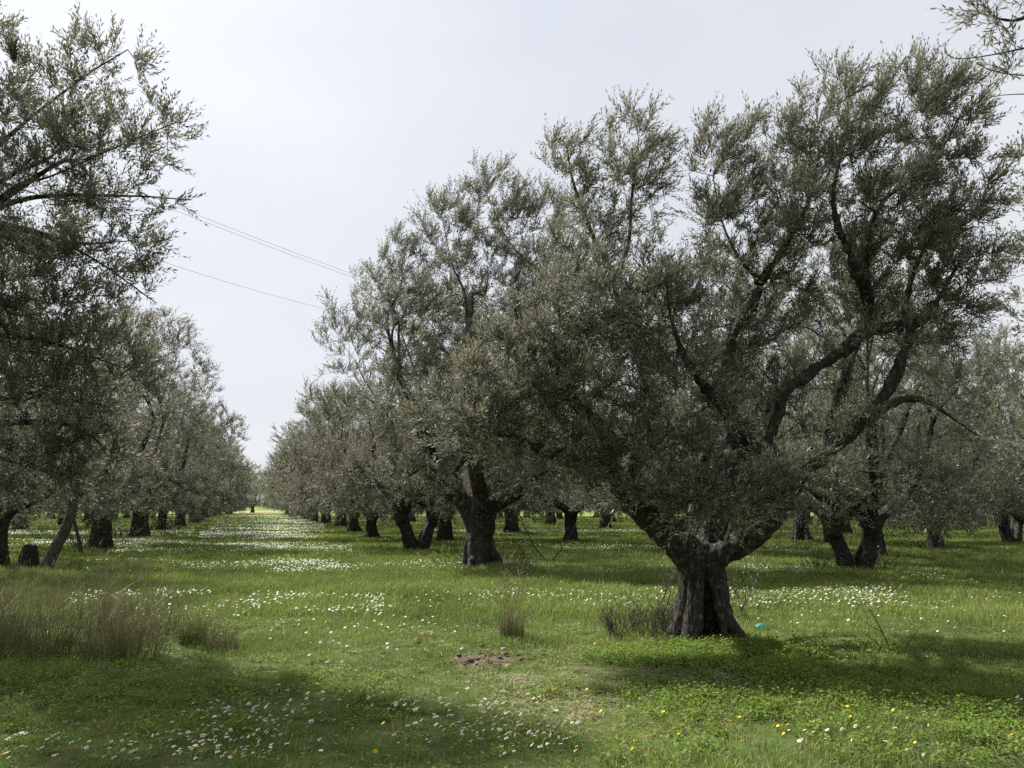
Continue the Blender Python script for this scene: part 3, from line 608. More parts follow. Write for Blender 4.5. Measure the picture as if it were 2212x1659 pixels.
# ------------------------------------------------------------------ scattering (stuff nobody could count): prototypes + points in one mesh, instanced by geometry nodes
def scatter_nodes():
    g = bpy.data.node_groups.new('scatter', 'GeometryNodeTree')
    g.interface.new_socket('Geometry', in_out='INPUT', socket_type='NodeSocketGeometry'); g.interface.new_socket('Geometry', in_out='OUTPUT', socket_type='NodeSocketGeometry')
    gi = N('NodeGroupInput', g); go = N('NodeGroupOutput', g); L = g.links.new
    def na(nm, ty): 
        n = N('GeometryNodeInputNamedAttribute', g); n.data_type = ty; n.inputs[0].default_value = nm; return n.outputs[0]
    sep = N('GeometryNodeSeparateGeometry', g); sep.domain = 'POINT'; L(gi.outputs[0], sep.inputs[0]); L(na('isproto', 'BOOLEAN'), sep.inputs[1])
    sp = N('GeometryNodeSplitToInstances', g); sp.domain = 'POINT'; L(sep.outputs[0], sp.inputs[0]); L(na('pid', 'INT'), sp.inputs['Group ID'])
    m2p = N('GeometryNodeMeshToPoints', g); L(sep.outputs[1], m2p.inputs[0])
    io = N('GeometryNodeInstanceOnPoints', g); L(m2p.outputs[0], io.inputs['Points']); L(sp.outputs[0], io.inputs['Instance']); io.inputs['Pick Instance'].default_value = True
    L(na('pid', 'INT'), io.inputs['Instance Index']); L(na('rot', 'FLOAT_VECTOR'), io.inputs['Rotation']); L(na('scl', 'FLOAT_VECTOR'), io.inputs['Scale'])
    L(io.outputs[0], go.inputs[0]); return g
NG = scatter_nodes()
def scatter(name, protos, mats, P, rot, scl, pid, kind='stuff'):
    mb = MB(); ids = []
    for k, p in enumerate(protos):
        V, T, F3, F4, M = p.arrays(); b = mb.n
        n3 = len(F3); mb.add(V, F3 if n3 else np.zeros((0, 3), int)) if False else None
        if n3: 
            for mi in np.unique(M[:n3]): pass
        mb.V.append(V); mb.T.append(T)
        if n3: mb.F3.append(F3+mb.n); mb.M3.append(M[:n3])
        if len(F4): mb.F4.append(F4+mb.n); mb.M4.append(M[n3:])
        mb.n += len(V); ids += [k]*len(V)
    n0 = mb.n; mb.V.append(P); mb.T.append(np.zeros(len(P))); mb.n += len(P)
    me = mb.mesh(name, mats)
    def at(nm, ty, v, f='value'):
        a = me.attributes.new(nm, ty, 'POINT'); a.data.foreach_set(f, v)
    at('isproto', 'BOOLEAN', np.arange(mb.n) < n0)
    at('pid', 'INT', np.concatenate([ids, pid]).astype(np.int32))
    R = np.zeros((mb.n, 3), np.float32); R[n0:] = rot; at('rot', 'FLOAT_VECTOR', R.ravel(), 'vector')
    Sx = np.ones((mb.n, 3), np.float32); Sx[n0:] = np.asarray(scl).reshape(len(P), -1); at('scl', 'FLOAT_VECTOR', Sx.ravel(), 'vector')
    o = link(name, me); md = o.modifiers.new('scatter', 'NODES'); md.node_group = NG
    tag(o, kind=kind); return o

def tuft(rng, n, rad, h, w, lean=.5, tint=(.2, .8), seg=2, mb=None, mat=0, grad=0.0):
    """grass blades in numpy: n blades"""
    mb = mb or MB()
    a = rng.random(n)*6.28; r = rad*np.sqrt(rng.random(n)); B = np.stack([np.cos(a)*r, np.sin(a)*r, np.full(n, -.01)], -1)
    la = a + rng.normal(0, .9, n); lv = np.stack([np.cos(la), np.sin(la), 0*la], -1)*(lean*rng.random(n))[:, None]
    H = h*(.45+.75*rng.random(n))[:, None]; sa = rng.random(n)*6.28; s = np.stack([np.cos(sa), np.sin(sa), 0*sa], -1)*(w*(.6+.8*rng.random(n)))[:, None]/2
    M1 = B + ZU*H*.55 + lv*H*.25; E = B + ZU*H*(1-.25*lean*rng.random(n))[:, None] + lv*H*.95
    V = np.stack([B-s, B+s, M1+s*.8, M1-s*.8, E], 1); T = np.repeat(rng.uniform(*tint, n), 5)+np.tile([-grad, -grad, 0, 0, grad], n); b = (np.arange(n)*5)[:, None]
    mb.add(V.reshape(-1, 3), b+np.array([[0, 1, 2, 3]]), mat, T)
    # tip triangles need their own vertices
    V2 = np.stack([M1-s*.8, M1+s*.8, E], 1); mb.add(V2.reshape(-1, 3), np.arange(n*3).reshape(-1, 3), mat, np.repeat(T[::5]+grad, 3)+np.tile([0, 0, grad], n))
    return mb
def clover(rng, n, rad, h, size, mb=None, mat=0, tint=(.1, .9)):
    """small leafy weed: rounded leaves on short stalks facing mostly up"""
    mb = mb or MB()
    for k in range(n):
        a = rng.random()*6.28; r = rad*math.sqrt(rng.random()); c = np.array([math.cos(a)*r, math.sin(a)*r, h*rng.uniform(.3, 1)])
        nn = norm(np.array([rng.normal(0, .45), rng.normal(0, .45), 1.])); u = norm(np.cross(nn, rng.normal(0, 1, 3))); v = np.cross(nn, u); sz = size*rng.uniform(.6, 1.3)
        V = [c+(u*math.cos(q)+v*math.sin(q)*.75)*sz*.5 for q in (0, 1.05, 2.1, 3.14, 4.19, 5.24)]; V[0] = V[0]+u*sz*.15
        mb.add(V, [[0, 1, 2, 3], [0, 3, 4, 5]], mat, rng.uniform(*tint))
    return mb
# where things are bare
SOIL = gp(1050, 1424)
def in_view_wedge(P, margin=.14):
    v = P[:, :2]; f = v @ FX[:2]; s = v @ RT[:2]
    return (f > 2.6) & (np.abs(s) < f*(.645+margin)+.8)
TREES = [(o.location.x, o.location.y) for o in bpy.data.objects if o.type == 'EMPTY' and o.name.startswith('olive_tree')]
TR = np.array(TREES)
rng = np.random.default_rng(77)
def ring(r0, r1, dens):
    ext = r1*1.35; n = int(dens*(2*ext)*(r1-r0*0.0)); s = rng.uniform(-ext, ext, n); f = rng.uniform(r0, r1, n)
    P = s[:, None]*RT + f[:, None]*FX; P = P[in_view_wedge(P)]; P[:, 2] = gh(P[:, 0], P[:, 1]); return P
NOI = lambda P, s, o=0: np.array([mnoise.noise((p[0]*s+o, p[1]*s, o*.7)) for p in P])
gpro = [tuft(rng, 34, .10, .062, .0042, 1.0) for _ in range(3)] + [tuft(rng, 26, .09, .095, .0046, .9, (.3, 1)) for _ in range(2)] + [clover(rng, 12, .08, .045, .018, tuft(rng, 16, .08, .06, .004, 1.0)) for _ in range(2)]
mpro = [tuft(rng, 26, .2, .10, .009, .8) for _ in range(3)] + [tuft(rng, 22, .2, .15, .010, .7, (.4, 1)) for _ in range(2)]
fpro = [tuft(rng, 26, .5, .13, .022, .8) for _ in range(3)]
A = ring(2.6, 11.5, 100); B_ = ring(11.5, 24, 34); C_ = ring(24, 52, 9); D_ = ring(52, 110, 2.2)
def bare(P): 
    d = np.hypot((P[:, 0]-SOIL[0]), (P[:, 1]-SOIL[1])*1.25); b = (d < .33) & (rng.random(len(P)) < .88)
    for x, y, r, q in ((1200, 1460, .5, .6), (1300, 1500, .55, .5), (1230, 1525, .3, .7), (1500, 1465, .35, .6), (1360, 1470, .45, .5), (905, 1388, .3, .4), (1560, 1490, .3, .5), (700, 1262, .9, .3), (1590, 1395, .5, .35)):
        c = gp(x, y); b |= (np.hypot(P[:, 0]-c[0], (P[:, 1]-c[1])*1.2) < r) & (rng.random(len(P)) < q)
    return b
nA = NOI(A, .9); A = A[(~bare(A)) & (rng.random(len(A)) < np.clip(.93+nA*1.1, .25, 1))]; nA = NOI(A, .45, 9.)
pidA = np.where(nA > .22, rng.integers(3, 5, len(A)), np.where(rng.random(len(A)) < .35, rng.integers(5, 7, len(A)), rng.integers(0, 3, len(A))))
def rots(n, t=.12): return np.stack([rng.normal(0, t, n), rng.normal(0, t, n), rng.uniform(0, 6.28, n)], -1)
scatter('grass', gpro, [M_GRASS], A, rots(len(A)), (rng.uniform(.7, 1.25, len(A))*(1+.35*NOI(A, .3, 4.)))[:, None].repeat(3, 1), pidA)
P = B_; scatter('grass', mpro, [M_GRASS], P, rots(len(P)), rng.uniform(.7, 1.25, (len(P), 1)).repeat(3, 1), np.where(NOI(P, .35, 9.) > .2, rng.integers(3, 5, len(P)), rng.integers(0, 3, len(P))))
P = C_; scatter('grass', fpro, [M_GRASS], P, rots(len(P), .05), rng.uniform(.8, 1.3, (len(P), 1)).repeat(3, 1), rng.integers(0, 3, len(P)))
P = D_; scatter('grass', fpro, [M_GRASS], P, rots(len(P), .05), rng.uniform(1.3, 2.0, (len(P), 1)).repeat(3, 1)*np.array([1.4, 1.4, .8]), rng.integers(0, 3, len(P)))

# leafy weeds under and in front of the big tree and in patches
def patch(x0, x1, y0, y1, n):
    """points spread evenly over the ground inside a quadrilateral of the meadow"""
    q = [gp(x0, y1), gp(x1, y1), gp(x1, y0), gp(x0, y0)]; u = rng.random((n, 1)); v = rng.random((n, 1))
    wn = np.linalg.norm(q[1]-q[0]); wf = np.linalg.norm(q[2]-q[3]); v = (np.sqrt(wn*wn+(wf*wf-wn*wn)*v)-wn)/max(wf-wn, 1e-6) if wf > wn*1.02 else v
    P = (q[0]*(1-u)+q[1]*u)*(1-v) + (q[3]*(1-u)+q[2]*u)*v; P[:, 2] = gh(P[:, 0], P[:, 1]); return P
wpro = [clover(rng, 34, .09, .12, .022) for _ in range(3)] + [clover(rng, 26, .08, .07, .026) for _ in range(2)]
Wp = np.concatenate([patch(1250, 1800, 1395, 1450, 750), patch(1150, 1700, 1440, 1560, 700), patch(1500, 2212, 1450, 1659, 1000), patch(880, 1120, 1225, 1275, 160), patch(1720, 2000, 1240, 1280, 120), patch(0, 900, 1420, 1600, 600), patch(1000, 1500, 1560, 1659, 120), patch(1600, 2212, 1400, 1460, 160), patch(850, 1000, 1185, 1215, 50)])
Wp = Wp[(rng.random(len(Wp)) < np.clip(.55+NOI(Wp, 1.1, 3.)*1.6, 0, 1)) & ~bare(Wp)]
scatter('weeds', wpro, [M_WEED], Wp, rots(len(Wp), .1), rng.uniform(.55, 1.2, (len(Wp), 1)).repeat(3, 1), rng.integers(0, 5, len(Wp)))
TC = np.concatenate([patch(850, 1400, 1330, 1400, 60), patch(500, 1100, 1255, 1300, 60), patch(1650, 2212, 1300, 1380, 70), patch(900, 1300, 1385, 1450, 40), patch(0, 2212, 1500, 1659, 90), patch(620, 900, 1225, 1260, 40)])
scatter('taller_grass', [tuft(rng, 22, .07, .13, .005, .8, (.35, 1)) for _ in range(3)] + [tuft(rng, 14, .06, .16, .004, 1.0, (.6, 1.2)) for _ in range(2)], [M_GRASS], TC, rots(len(TC), .15), rng.uniform(.6, 1.25, (len(TC), 1)).repeat(3, 1), rng.integers(0, 5, len(TC)))
# dry leaf litter and straws on thin ground
def straw(rng, n, rad):
    mb = MB()
    for k in range(n):
        a = rng.random()*6.28; c = np.array([rng.normal(0, rad), rng.normal(0, rad), .012+rng.random()*.03]); d = np.array([math.cos(a), math.sin(a), rng.normal(0, .15)])*rng.uniform(.03, .10); s = np.array([-math.sin(a), math.cos(a), 0])*.002
        mb.add([c-s, c+s, c+d+s, c+d-s], [[0, 1, 2, 3]], 0)
    return mb
Sp = np.concatenate([patch(1080, 1620, 1455, 1580, 230), patch(990, 1250, 1400, 1500, 60), patch(1900, 2200, 1580, 1640, 15)])
scatter('litter', [straw(rng, 14, .09) for _ in range(3)], [M_STRAW], Sp, rots(len(Sp), .05), rng.uniform(.7, 1.2, (len(Sp), 1)).repeat(3, 1), rng.integers(0, 3, len(Sp)))

# ------------------------------------------------------------------ flowers
def daisy(rng, petals=12, far=False, r=.02, stem=.10, y=False):
    mb = MB()
    if far:
        V = [[math.cos(q*1.047)*r, math.sin(q*1.047)*r, .002] for q in range(6)]; mb.add(V, [[0, 1, 2, 3], [0, 3, 4, 5]], 0)
        mb.add([[math.cos(q*1.57)*r*.32, math.sin(q*1.57)*r*.32, .006] for q in range(4)], [[0, 1, 2, 3]], 1)
    else:
        for q in range(petals):
            a = q*2*math.pi/petals + rng.normal(0, .06); d = np.array([math.cos(a), math.sin(a), 0]); s = np.array([-math.sin(a), math.cos(a), 0])*r*.24; z = rng.normal(.10, .08)*r; R = r*rng.uniform(.88, 1.1)
            mb.add([d*r*.2-s*.5, d*r*.2+s*.5, d*R*.8+s+ZU*z, d*R+ZU*z*1.1, d*R*.8-s+ZU*z], [[0, 1, 2, 4]], 0); mb.add([d*R*.8+s+ZU*z, d*R+ZU*z*1.1, d*R*.8-s+ZU*z], [[0, 1, 2]], 0)
        for zz, rr_ in ((.0, .30), (.2, .30)):
            pass
        ringp = [[math.cos(q*1.047)*r*.3, math.sin(q*1.047)*r*.3, .0005] for q in range(6)]; top = [[p[0]*.6, p[1]*.6, r*.22] for p in ringp]
        F = [[q, (q+1) % 6, 6+(q+1) % 6, 6+q] for q in range(6)] + [[6, 7, 8, 9], [6, 9, 10, 11]]; mb.add(ringp+top, F, 1)
    return mb
def stemmed(mb, stem, lean):
    """hang the flower head on a stem that starts in the turf"""
    P = [np.array([lean[0], lean[1], -stem-.02]), np.array([lean[0]*.5, lean[1]*.5, -stem*.5]), np.array([0, 0, -.001])]
    tube(mb, P, [.0012, .0011, .001], 3, 2, False); return mb
# heads turn to the sun
def headrot(n, spread=.28):
    R = []
    for _ in range(n):
        d = Vector(SDIR) + Vector((0, 0, .35)) + Vector(rng.normal(0, spread, 3)); q = d.normalized().to_track_quat('Z', 'Y'); R.append(tuple(q.to_euler()))
    return np.array(R).reshape(-1, 3)
def clumpy(P, s, o, lo=.0, k=2.2, base=.5): return P[rng.random(len(P)) < np.clip(base+NOI(P, s, o)*k, lo, 1)]
near = np.concatenate([clumpy(patch(-60, 1240, 1530, 1655, 620), .9, 5., base=.45), patch(560, 1250, 1500, 1560, 26), patch(-40, 600, 1600, 1659, 60), clumpy(patch(850, 1250, 1570, 1659, 60), .9, 5.), patch(1700, 2010, 1592, 1655, 20), patch(520, 900, 1490, 1540, 12), patch(2100, 2212, 1500, 1560, 3),
                       patch(560, 1000, 1355, 1440, 34), patch(250, 560, 1410, 1450, 6)])
order = np.argsort(np.linalg.norm(near, axis=1)); near = near[order]; rest = near[290:]; near = near[:290]
dm = []
for k in range(5):
    ln_ = rng.uniform(.07, .13)
    dm.append((stemmed(daisy(rng, rng.integers(11, 15), r=rng.uniform(.016, .021)), ln_, rng.normal(0, .02, 2)).mesh('daisy', [M_PETAL, M_EYE, M_STEM]), ln_))
R = headrot(len(near), .35)
for k, p in enumerate(near):
    me, h = dm[k % 5]; o = link('daisy', me, None, (p[0], p[1], p[2]+h*.8)); o.rotation_euler = R[k]; o.scale = (rng.uniform(.6, 1.0),)*3
    tag(o, 'white daisy with a yellow eye standing in the nearest grass', 'daisy', 'white daisies in the nearest grass')
yel = np.concatenate([patch(1150, 2212, 1500, 1655, 52), patch(0, 1150, 1540, 1655, 30), patch(1650, 1790, 1560, 1610, 10), patch(600, 1500, 1400, 1480, 10), patch(1350, 1480, 1350, 1400, 6), patch(480, 760, 1290, 1320, 10)])
ym = [stemmed(daisy(rng, 13, r=.015), .09, rng.normal(0, .015, 2)).mesh('marigold', [M_YELLOW, M_YELLOW, M_STEM]) for _ in range(3)]
R = headrot(len(yel), .3)
for k, p in enumerate(yel):
    o = link('marigold', ym[k % 3], None, (p[0], p[1], p[2]+.075)); o.rotation_euler = R[k]; o.scale = (rng.uniform(.8, 1.15),)*3
    tag(o, 'small orange-yellow marigold dotted through the nearest grass', 'flower', 'orange-yellow marigolds in the grass')
rest[:, 2] += .09
scatter('daisies', [stemmed(daisy(rng, 12, r=.018), .09, (0, 0)) for _ in range(3)], [M_PETAL, M_EYE, M_STEM], rest, headrot(len(rest), .35), rng.uniform(.75, 1.1, (len(rest), 1)).repeat(3, 1), rng.integers(0, 3, len(rest)))
# drifts of daisies further off
dr = [clumpy(patch(540, 830, 1298, 1342, 520), .8, 1., k=2), clumpy(patch(150, 560, 1290, 1335, 420), .8, 1.), patch(830, 1060, 1290, 1330, 30), clumpy(patch(1040, 1470, 1278, 1322, 330), .8, 2.), patch(1560, 1950, 1280, 1325, 420), clumpy(patch(1640, 1900, 1285, 1312, 300), .8, 2., base=.8), clumpy(patch(1950, 2212, 1290, 1340, 90), 1, 2.), patch(300, 1000, 1340, 1390, 40), patch(1560, 2212, 1320, 1390, 60),
      clumpy(patch(560, 770, 1212, 1242, 560), .5, 3., base=.5), clumpy(patch(180, 1000, 1218, 1244, 1100), .5, 3.), clumpy(patch(1040, 1460, 1226, 1246, 520), .5, 3., base=.7), clumpy(patch(1560, 1800, 1228, 1250, 420), .5, 3., base=.7), clumpy(patch(1900, 2100, 1244, 1270, 120), .5, 3.),
      clumpy(patch(240, 760, 1172, 1198, 4200), .35, 4., base=.65), clumpy(patch(0, 200, 1170, 1184, 900), .35, 4., base=.8), clumpy(patch(1040, 1480, 1178, 1192, 900), .35, 4.), clumpy(patch(1560, 1800, 1188, 1200, 500), .35, 4.),
      clumpy(patch(430, 720, 1152, 1168, 4200), .25, 5., base=.85), clumpy(patch(0, 420, 1150, 1160, 1500), .25, 5.), clumpy(patch(940, 1460, 1148, 1158, 2600), .25, 5., base=.6), clumpy(patch(450, 700, 1136, 1148, 3200), .2, 6.), clumpy(patch(470, 680, 1124, 1134, 3000), .15, 6.), clumpy(patch(490, 660, 1116, 1123, 2600), .12, 6.), clumpy(patch(1600, 1900, 1160, 1172, 400), .25, 5.)]
DR = np.concatenate(dr); dist = np.linalg.norm(DR, axis=1); DR[:, 2] += rng.uniform(.07, .14, len(DR)) + np.clip(dist-25, 0, 60)*.0012
fm = [stemmed(daisy(rng, 12, far=True, r=.0175), .1, (0, 0)) for _ in range(2)]
o = scatter('daisy_drifts', fm, [M_PETAL, M_EYE, M_STEM], DR, headrot(len(DR), .3), (rng.uniform(.75, 1.15, len(DR))*(1+np.clip(dist-25, 0, 80)*.014))[:, None].repeat(3, 1), rng.integers(0, 2, len(DR)))
YR = np.concatenate([patch(330, 760, 1218, 1236, 40), patch(560, 760, 1155, 1168, 260), patch(1000, 1450, 1240, 1330, 26), patch(1500, 2212, 1240, 1330, 50), patch(470, 900, 1300, 1400, 18)]); YR[:, 2] += .09
dy = np.linalg.norm(YR, axis=1)
scatter('yellow_flowers', [stemmed(daisy(rng, 12, far=True, r=.017), .09, (0, 0))], [M_YELLOW, M_YELLOW, M_STEM], YR, headrot(len(YR)), (1+np.clip(dy-25, 0, 80)*.018)[:, None].repeat(3, 1), np.zeros(len(YR)))

# ------------------------------------------------------------------ tall grass
def tallclump(seed, n, rad, h, w=.004, tint=(.1, .8), lean=.35, heads=0, hh=.35):
    r = np.random.default_rng(seed); mb = tuft(r, n, rad, h, w, lean, tint, grad=.35)
    for k in range(heads):
        a = r.random()*6.28; q = rad*r.random(); b = np.array([math.cos(a)*q, math.sin(a)*q, 0]); top = b + np.array([r.normal(0, .08), r.normal(0, .08), h*r.uniform(1.05, 1.05+hh)]) + RT*r.uniform(0, .06)
        mid = (b+top)/2 + r.normal(0, .02, 3); tube(mb, [b, mid, top], [.0016, .0012, .001], 3, 1, False)
        t2_ = top + np.array([r.normal(0, .02), r.normal(0, .02), r.uniform(.04, .08)]) + RT*.02; tube(mb, [top, (top+t2_)/2, t2_], [.001, .0035, .0008], 4, 1, False)
    return mb
def clump(px, py, label, **k):
    p = gp(px, py); o = link('grass_tuft', tallclump(**k).mesh('grass_tuft', [M_TALL, M_STRAW]), None, p); return tag(o, label, 'grass tuft')
clump(416, 1388, 'dark round tuft of tall grass beside the brown grass stand, left one of the pair', seed=1, n=300, rad=.15, h=.44, w=.005, lean=.8, heads=10, tint=(0, .55))
clump(474, 1402, 'dark looser tuft of tall grass with upright stalks, right one of the pair', seed=2, n=260, rad=.20, h=.42, w=.005, lean=.7, heads=16, tint=(.0, .55))
clump(1105, 1384, 'pale wispy tuft of grass with tall straw stalks standing before the bare soil', seed=3, n=300, rad=.14, h=.44, w=.005, lean=.75, heads=46, tint=(.25, .9), hh=1.25)
clump(906, 1384, 'small low brown tuft of withered grass in the open meadow', seed=4, n=110, rad=.10, h=.13, tint=(.5, 1.), lean=.8)
clump(30, 1404, 'sharp green blades of young grass at the left edge of the brown stand', seed=5, n=60, rad=.15, h=.3, tint=(.2, .5), w=.006)
tp = [tallclump(10+q, 42, .24, .66 if q < 3 else .40, .0052, (.0, .6), .95, 6 if q < 3 else 1, .35) for q in range(5)]
TG = np.concatenate([patch(-420, 330, 1385, 1430, 120), patch(-420, 350, 1345, 1385, 95), patch(-420, 300, 1310, 1345, 45), patch(-420, 520, 1300, 1440, 26)]); TG = TG[rng.random(len(TG)) < np.clip(.72+NOI(TG, 1.4, 2.)*1.5, .1, 1)]
scatter('tall_grass', tp, [M_TALL, M_STRAW], TG, rots(len(TG), .1), (rng.uniform(.5, 1.15, (len(TG), 1))).repeat(3, 1), rng.integers(0, 5, len(TG)))
LG = patch(2060, 2400, 1310, 1360, 130)
scatter('tall_grass', [tallclump(30, 60, .2, .2, .006, (.8, 1.), .3)], [M_GRASS, M_STRAW], LG, rots(len(LG), .1), rng.uniform(.7, 1.1, (len(LG), 1)).repeat(3, 1), np.zeros(len(LG)))

# ------------------------------------------------------------------ saplings, suckers and dead twigs
def twiggy(seed, n, h, spread, levels=3, leafy_=0.0, r0=.006, mat=1, ls=.022, upb=1.0):
    r = np.random.default_rng(seed); mb = MB()
    def go(p, d, l, rad, lev):
        m = 4; P = [p]
        for _ in range(m): d = norm(d + r.normal(0, .16, 3) + ZU*.07*upb); P.append(P[-1]+d*l/m)
        R = np.linspace(rad, rad*.45, m+1); tube(mb, P, R, 3 if rad < .006 else 5, mat, False, .5)
        if leafy_ and lev <= 1:
            for q in np.arange(0, 1, .035/max(l, .05)):
                if r.random() < leafy_:
                    b = P[min(m, int(q*m)+0)]*(1-(q*m) % 1)+P[min(m, int(q*m)+1)]*((q*m) % 1); a = norm(d*.5+r.normal(0, .7, 3)); leaf(mb, b, a, norm(r.normal(0, .6, 3)+ZU), ls*r.uniform(.6, 1.3), ls*.38, 0, r.random())
        if lev > 0:
            for q in range(r.integers(2, 5)):
                k = r.integers(1, m+1); dd = norm(d + r.normal(0, .55, 3)); go(P[k], dd, l*r.uniform(.4, .65), rad*.6, lev-1)
    for k in range(n):
        a = r.random()*6.28; b = np.array([math.cos(a), math.sin(a), 0])*spread*math.sqrt(r.random()); go(b-ZU*.02, norm(np.array([math.cos(a)*.35, math.sin(a)*.35, 1.])*1.0+r.normal(0, .15, 3)), h*r.uniform(.35, .6), r0, levels)
    return mb
def bushy(name, px, py, label, cat, mats=None, off=(0, 0), **k):
    p = gp(px, py); o = link(name, twiggy(**k).mesh(name, mats or [M_SUCKER, M_DEAD]), None, p); return tag(o, label, cat)
bushy('dry_shrub', 1390, 1378, 'low tangle of dry brown twigs spreading left of the hollow trunk', 'shrub', seed=1, n=60, h=.62, spread=.45, levels=3, r0=.0055, leafy_=.06)
bushy('dry_shrub', 1455, 1372, 'dense dry twigs crowded against the left foot of the hollow trunk', 'shrub', seed=2, n=34, h=.6, spread=.2, levels=3, r0=.0055, leafy_=.12)
bushy('sapling', 1413, 1362, 'thin dark sucker with small leaves, tall one just left of the hollow trunk', 'sapling', seed=3, n=2, h=1.5, spread=.06, levels=2, r0=.011, leafy_=.5)
bushy('sapling', 1428, 1345, 'forking sucker rising up to the left limb of the big tree', 'sapling', seed=4, n=1, h=2.2, spread=.02, levels=2, r0=.010, leafy_=.3, upb=1.5)
bushy('sapling', 1590, 1335, 'leafy upright sapling right of the hollow trunk, among daisies', 'sapling', seed=5, n=2, h=1.35, spread=.08, levels=2, r0=.011, leafy_=.8, ls=.04)
bushy('sapling', 1568, 1330, 'short leafy sucker touching the right side of the hollow trunk', 'sapling', seed=6, n=2, h=1.0, spread=.08, levels=2, r0=.008, leafy_=.8)
bushy('dry_shrub', 1622, 1345, 'small dark weedy bush between the tree root and the teal scrap', 'shrub', seed=7, n=9, h=.42, spread=.16, levels=2, r0=.003, leafy_=.5)
bushy('sapling', 1372, 1350, 'bare thin stem standing in the brown twigs, furthest from the trunk', 'sapling', seed=8, n=2, h=1.1, spread=.12, levels=1, r0=.004, leafy_=.2)
bushy('dry_shrub', 1120, 1228, 'thin dark stems growing right of the straight fluted trunk', 'shrub', seed=9, n=10, h=1.0, spread=.35, levels=2, r0=.007, leafy_=.4)
bushy('dry_shrub', 968, 1222, 'green weedy stems at the left foot of the straight fluted trunk', 'shrub', mats=[M_WEED, M_STEM], seed=10, n=16, h=.55, spread=.4, levels=2, r0=.006, leafy_=.9, ls=.05)
bushy('dry_shrub', 1775, 1238, 'dark low bush at the left foot of the V-stemmed tree', 'shrub', seed=11, n=22, h=.6, spread=.5, levels=2, r0=.006, leafy_=.7, ls=.045)
bushy('dry_shrub', 1885, 1236, 'thin leafy shoots at the right foot of the V-stemmed tree', 'shrub', seed=12, n=14, h=.9, spread=.45, levels=2, r0=.006, leafy_=.6, ls=.045)
bushy('dry_shrub', 178, 1186, 'reddish dry brush at the left foot of the wide Y trunk', 'shrub', seed=13, n=26, h=.7, spread=.5, levels=2, r0=.009, leafy_=.3, ls=.06)
bushy('dry_shrub', 258, 1166, 'dark brush at the left foot of the second trunk behind the wide Y trunk', 'shrub', seed=14, n=18, h=.9, spread=.6, levels=2, r0=.011, leafy_=.4, ls=.08)
bushy('dry_shrub', 345, 1150, 'brown bush around the foot of the slim third trunk of the left row', 'shrub', seed=15, n=26, h=1.2, spread=1.0, levels=2, r0=.014, leafy_=.5, ls=.1)
bushy('dry_shrub', 140, 1215, 'bare whippy shoots between the stump and the leaning grey trunk', 'shrub', seed=16, n=7, h=1.3, spread=.3, levels=1, r0=.006, leafy_=.15)
# bare fallen boughs
def bough(name, px, py, label, segs):
    p = gp(px, py); d0 = float((p-EYE) @ FW); mb = MB(); r = np.random.default_rng(len(segs)+px)
    for P, r0 in segs:
        Q = [pt(x, y, d0+o)-p for x, y, o in P]; Q2 = catmull(Q, .08); tube(mb, Q2, np.linspace(r0, r0*.35, len(Q2)), 5, 0, True)
        for k in range(2, len(Q2)-1, 2):
            if r.random() < .5: dd = norm(norm(Q2[k]-Q2[k-1])+r.normal(0, .5, 3)); l = r.uniform(.03, .12)*1.2; tube(mb, [Q2[k], Q2[k]+dd*l], [r0*.3, r0*.15], 3, 0, False)
    return tag(link(name, mb.mesh(name, [M_DEAD]), None, p), label, 'branch')
bough('fallen_branch', 1930, 1412, 'bare forked branch lying in the shaded grass at the right', [([(1930,1420,0),(1915,1385,.0),(1895,1345,.05),(1878,1315,.1)], .010), ([(1930,1420,0),(1955,1398,.1),(1975,1370,.1),(1990,1352,.15)], .008), ([(1930,1420,0),(1890,1385,-.1),(1855,1360,-.1)], .006), ([(1950,1415,0),(1990,1395,.1),(2030,1372,.15)], .006), ([(1905,1365,.05),(1880,1352,.1),(1870,1340,.1)], .005)])
bough('fallen_branch', 1185, 1215, 'bare brittle branch lying on the grass between the two nearest right-row trunks', [([(1185,1218,0),(1155,1180,.2),(1130,1130,.3),(1115,1090,.3)], .022), ([(1185,1218,0),(1210,1190,-.2),(1235,1150,-.3),(1250,1120,-.2)], .018), ([(1170,1200,0),(1130,1195,.3),(1095,1205,.5)], .014), ([(1195,1205,0),(1225,1200,-.4),(1260,1205,-.6)], .014), ([(1150,1170,.2),(1185,1150,.0),(1230,1140,-.2)], .012), ([(1140,1150,.3),(1100,1150,.5),(1070,1140,.6)], .010), ([(1215,1185,-.2),(1200,1150,-.1),(1190,1110,0)], .010)])
bough('drooping_branch', 1905, 1195, 'bare drooping twigs reaching down to the grass right of the V-stemmed tree', [([(1880,1090,0),(1930,1140,-1.0),(1985,1175,-1.5),(2045,1205,-1.8)], .016), ([(1870,1100,.2),(1940,1165,-.8),(1990,1195,-1.2),(2080,1200,-1.4)], .012), ([(1960,1160,-1.2),(2020,1165,-1.6),(2080,1150,-1.8)], .010), ([(1985,1178,-1.4),(2030,1215,-1.6),(2070,1245,-1.7)], .008), ([(1900,1120,-.4),(1890,1170,-.6),(1850,1180,-.6)], .008)])

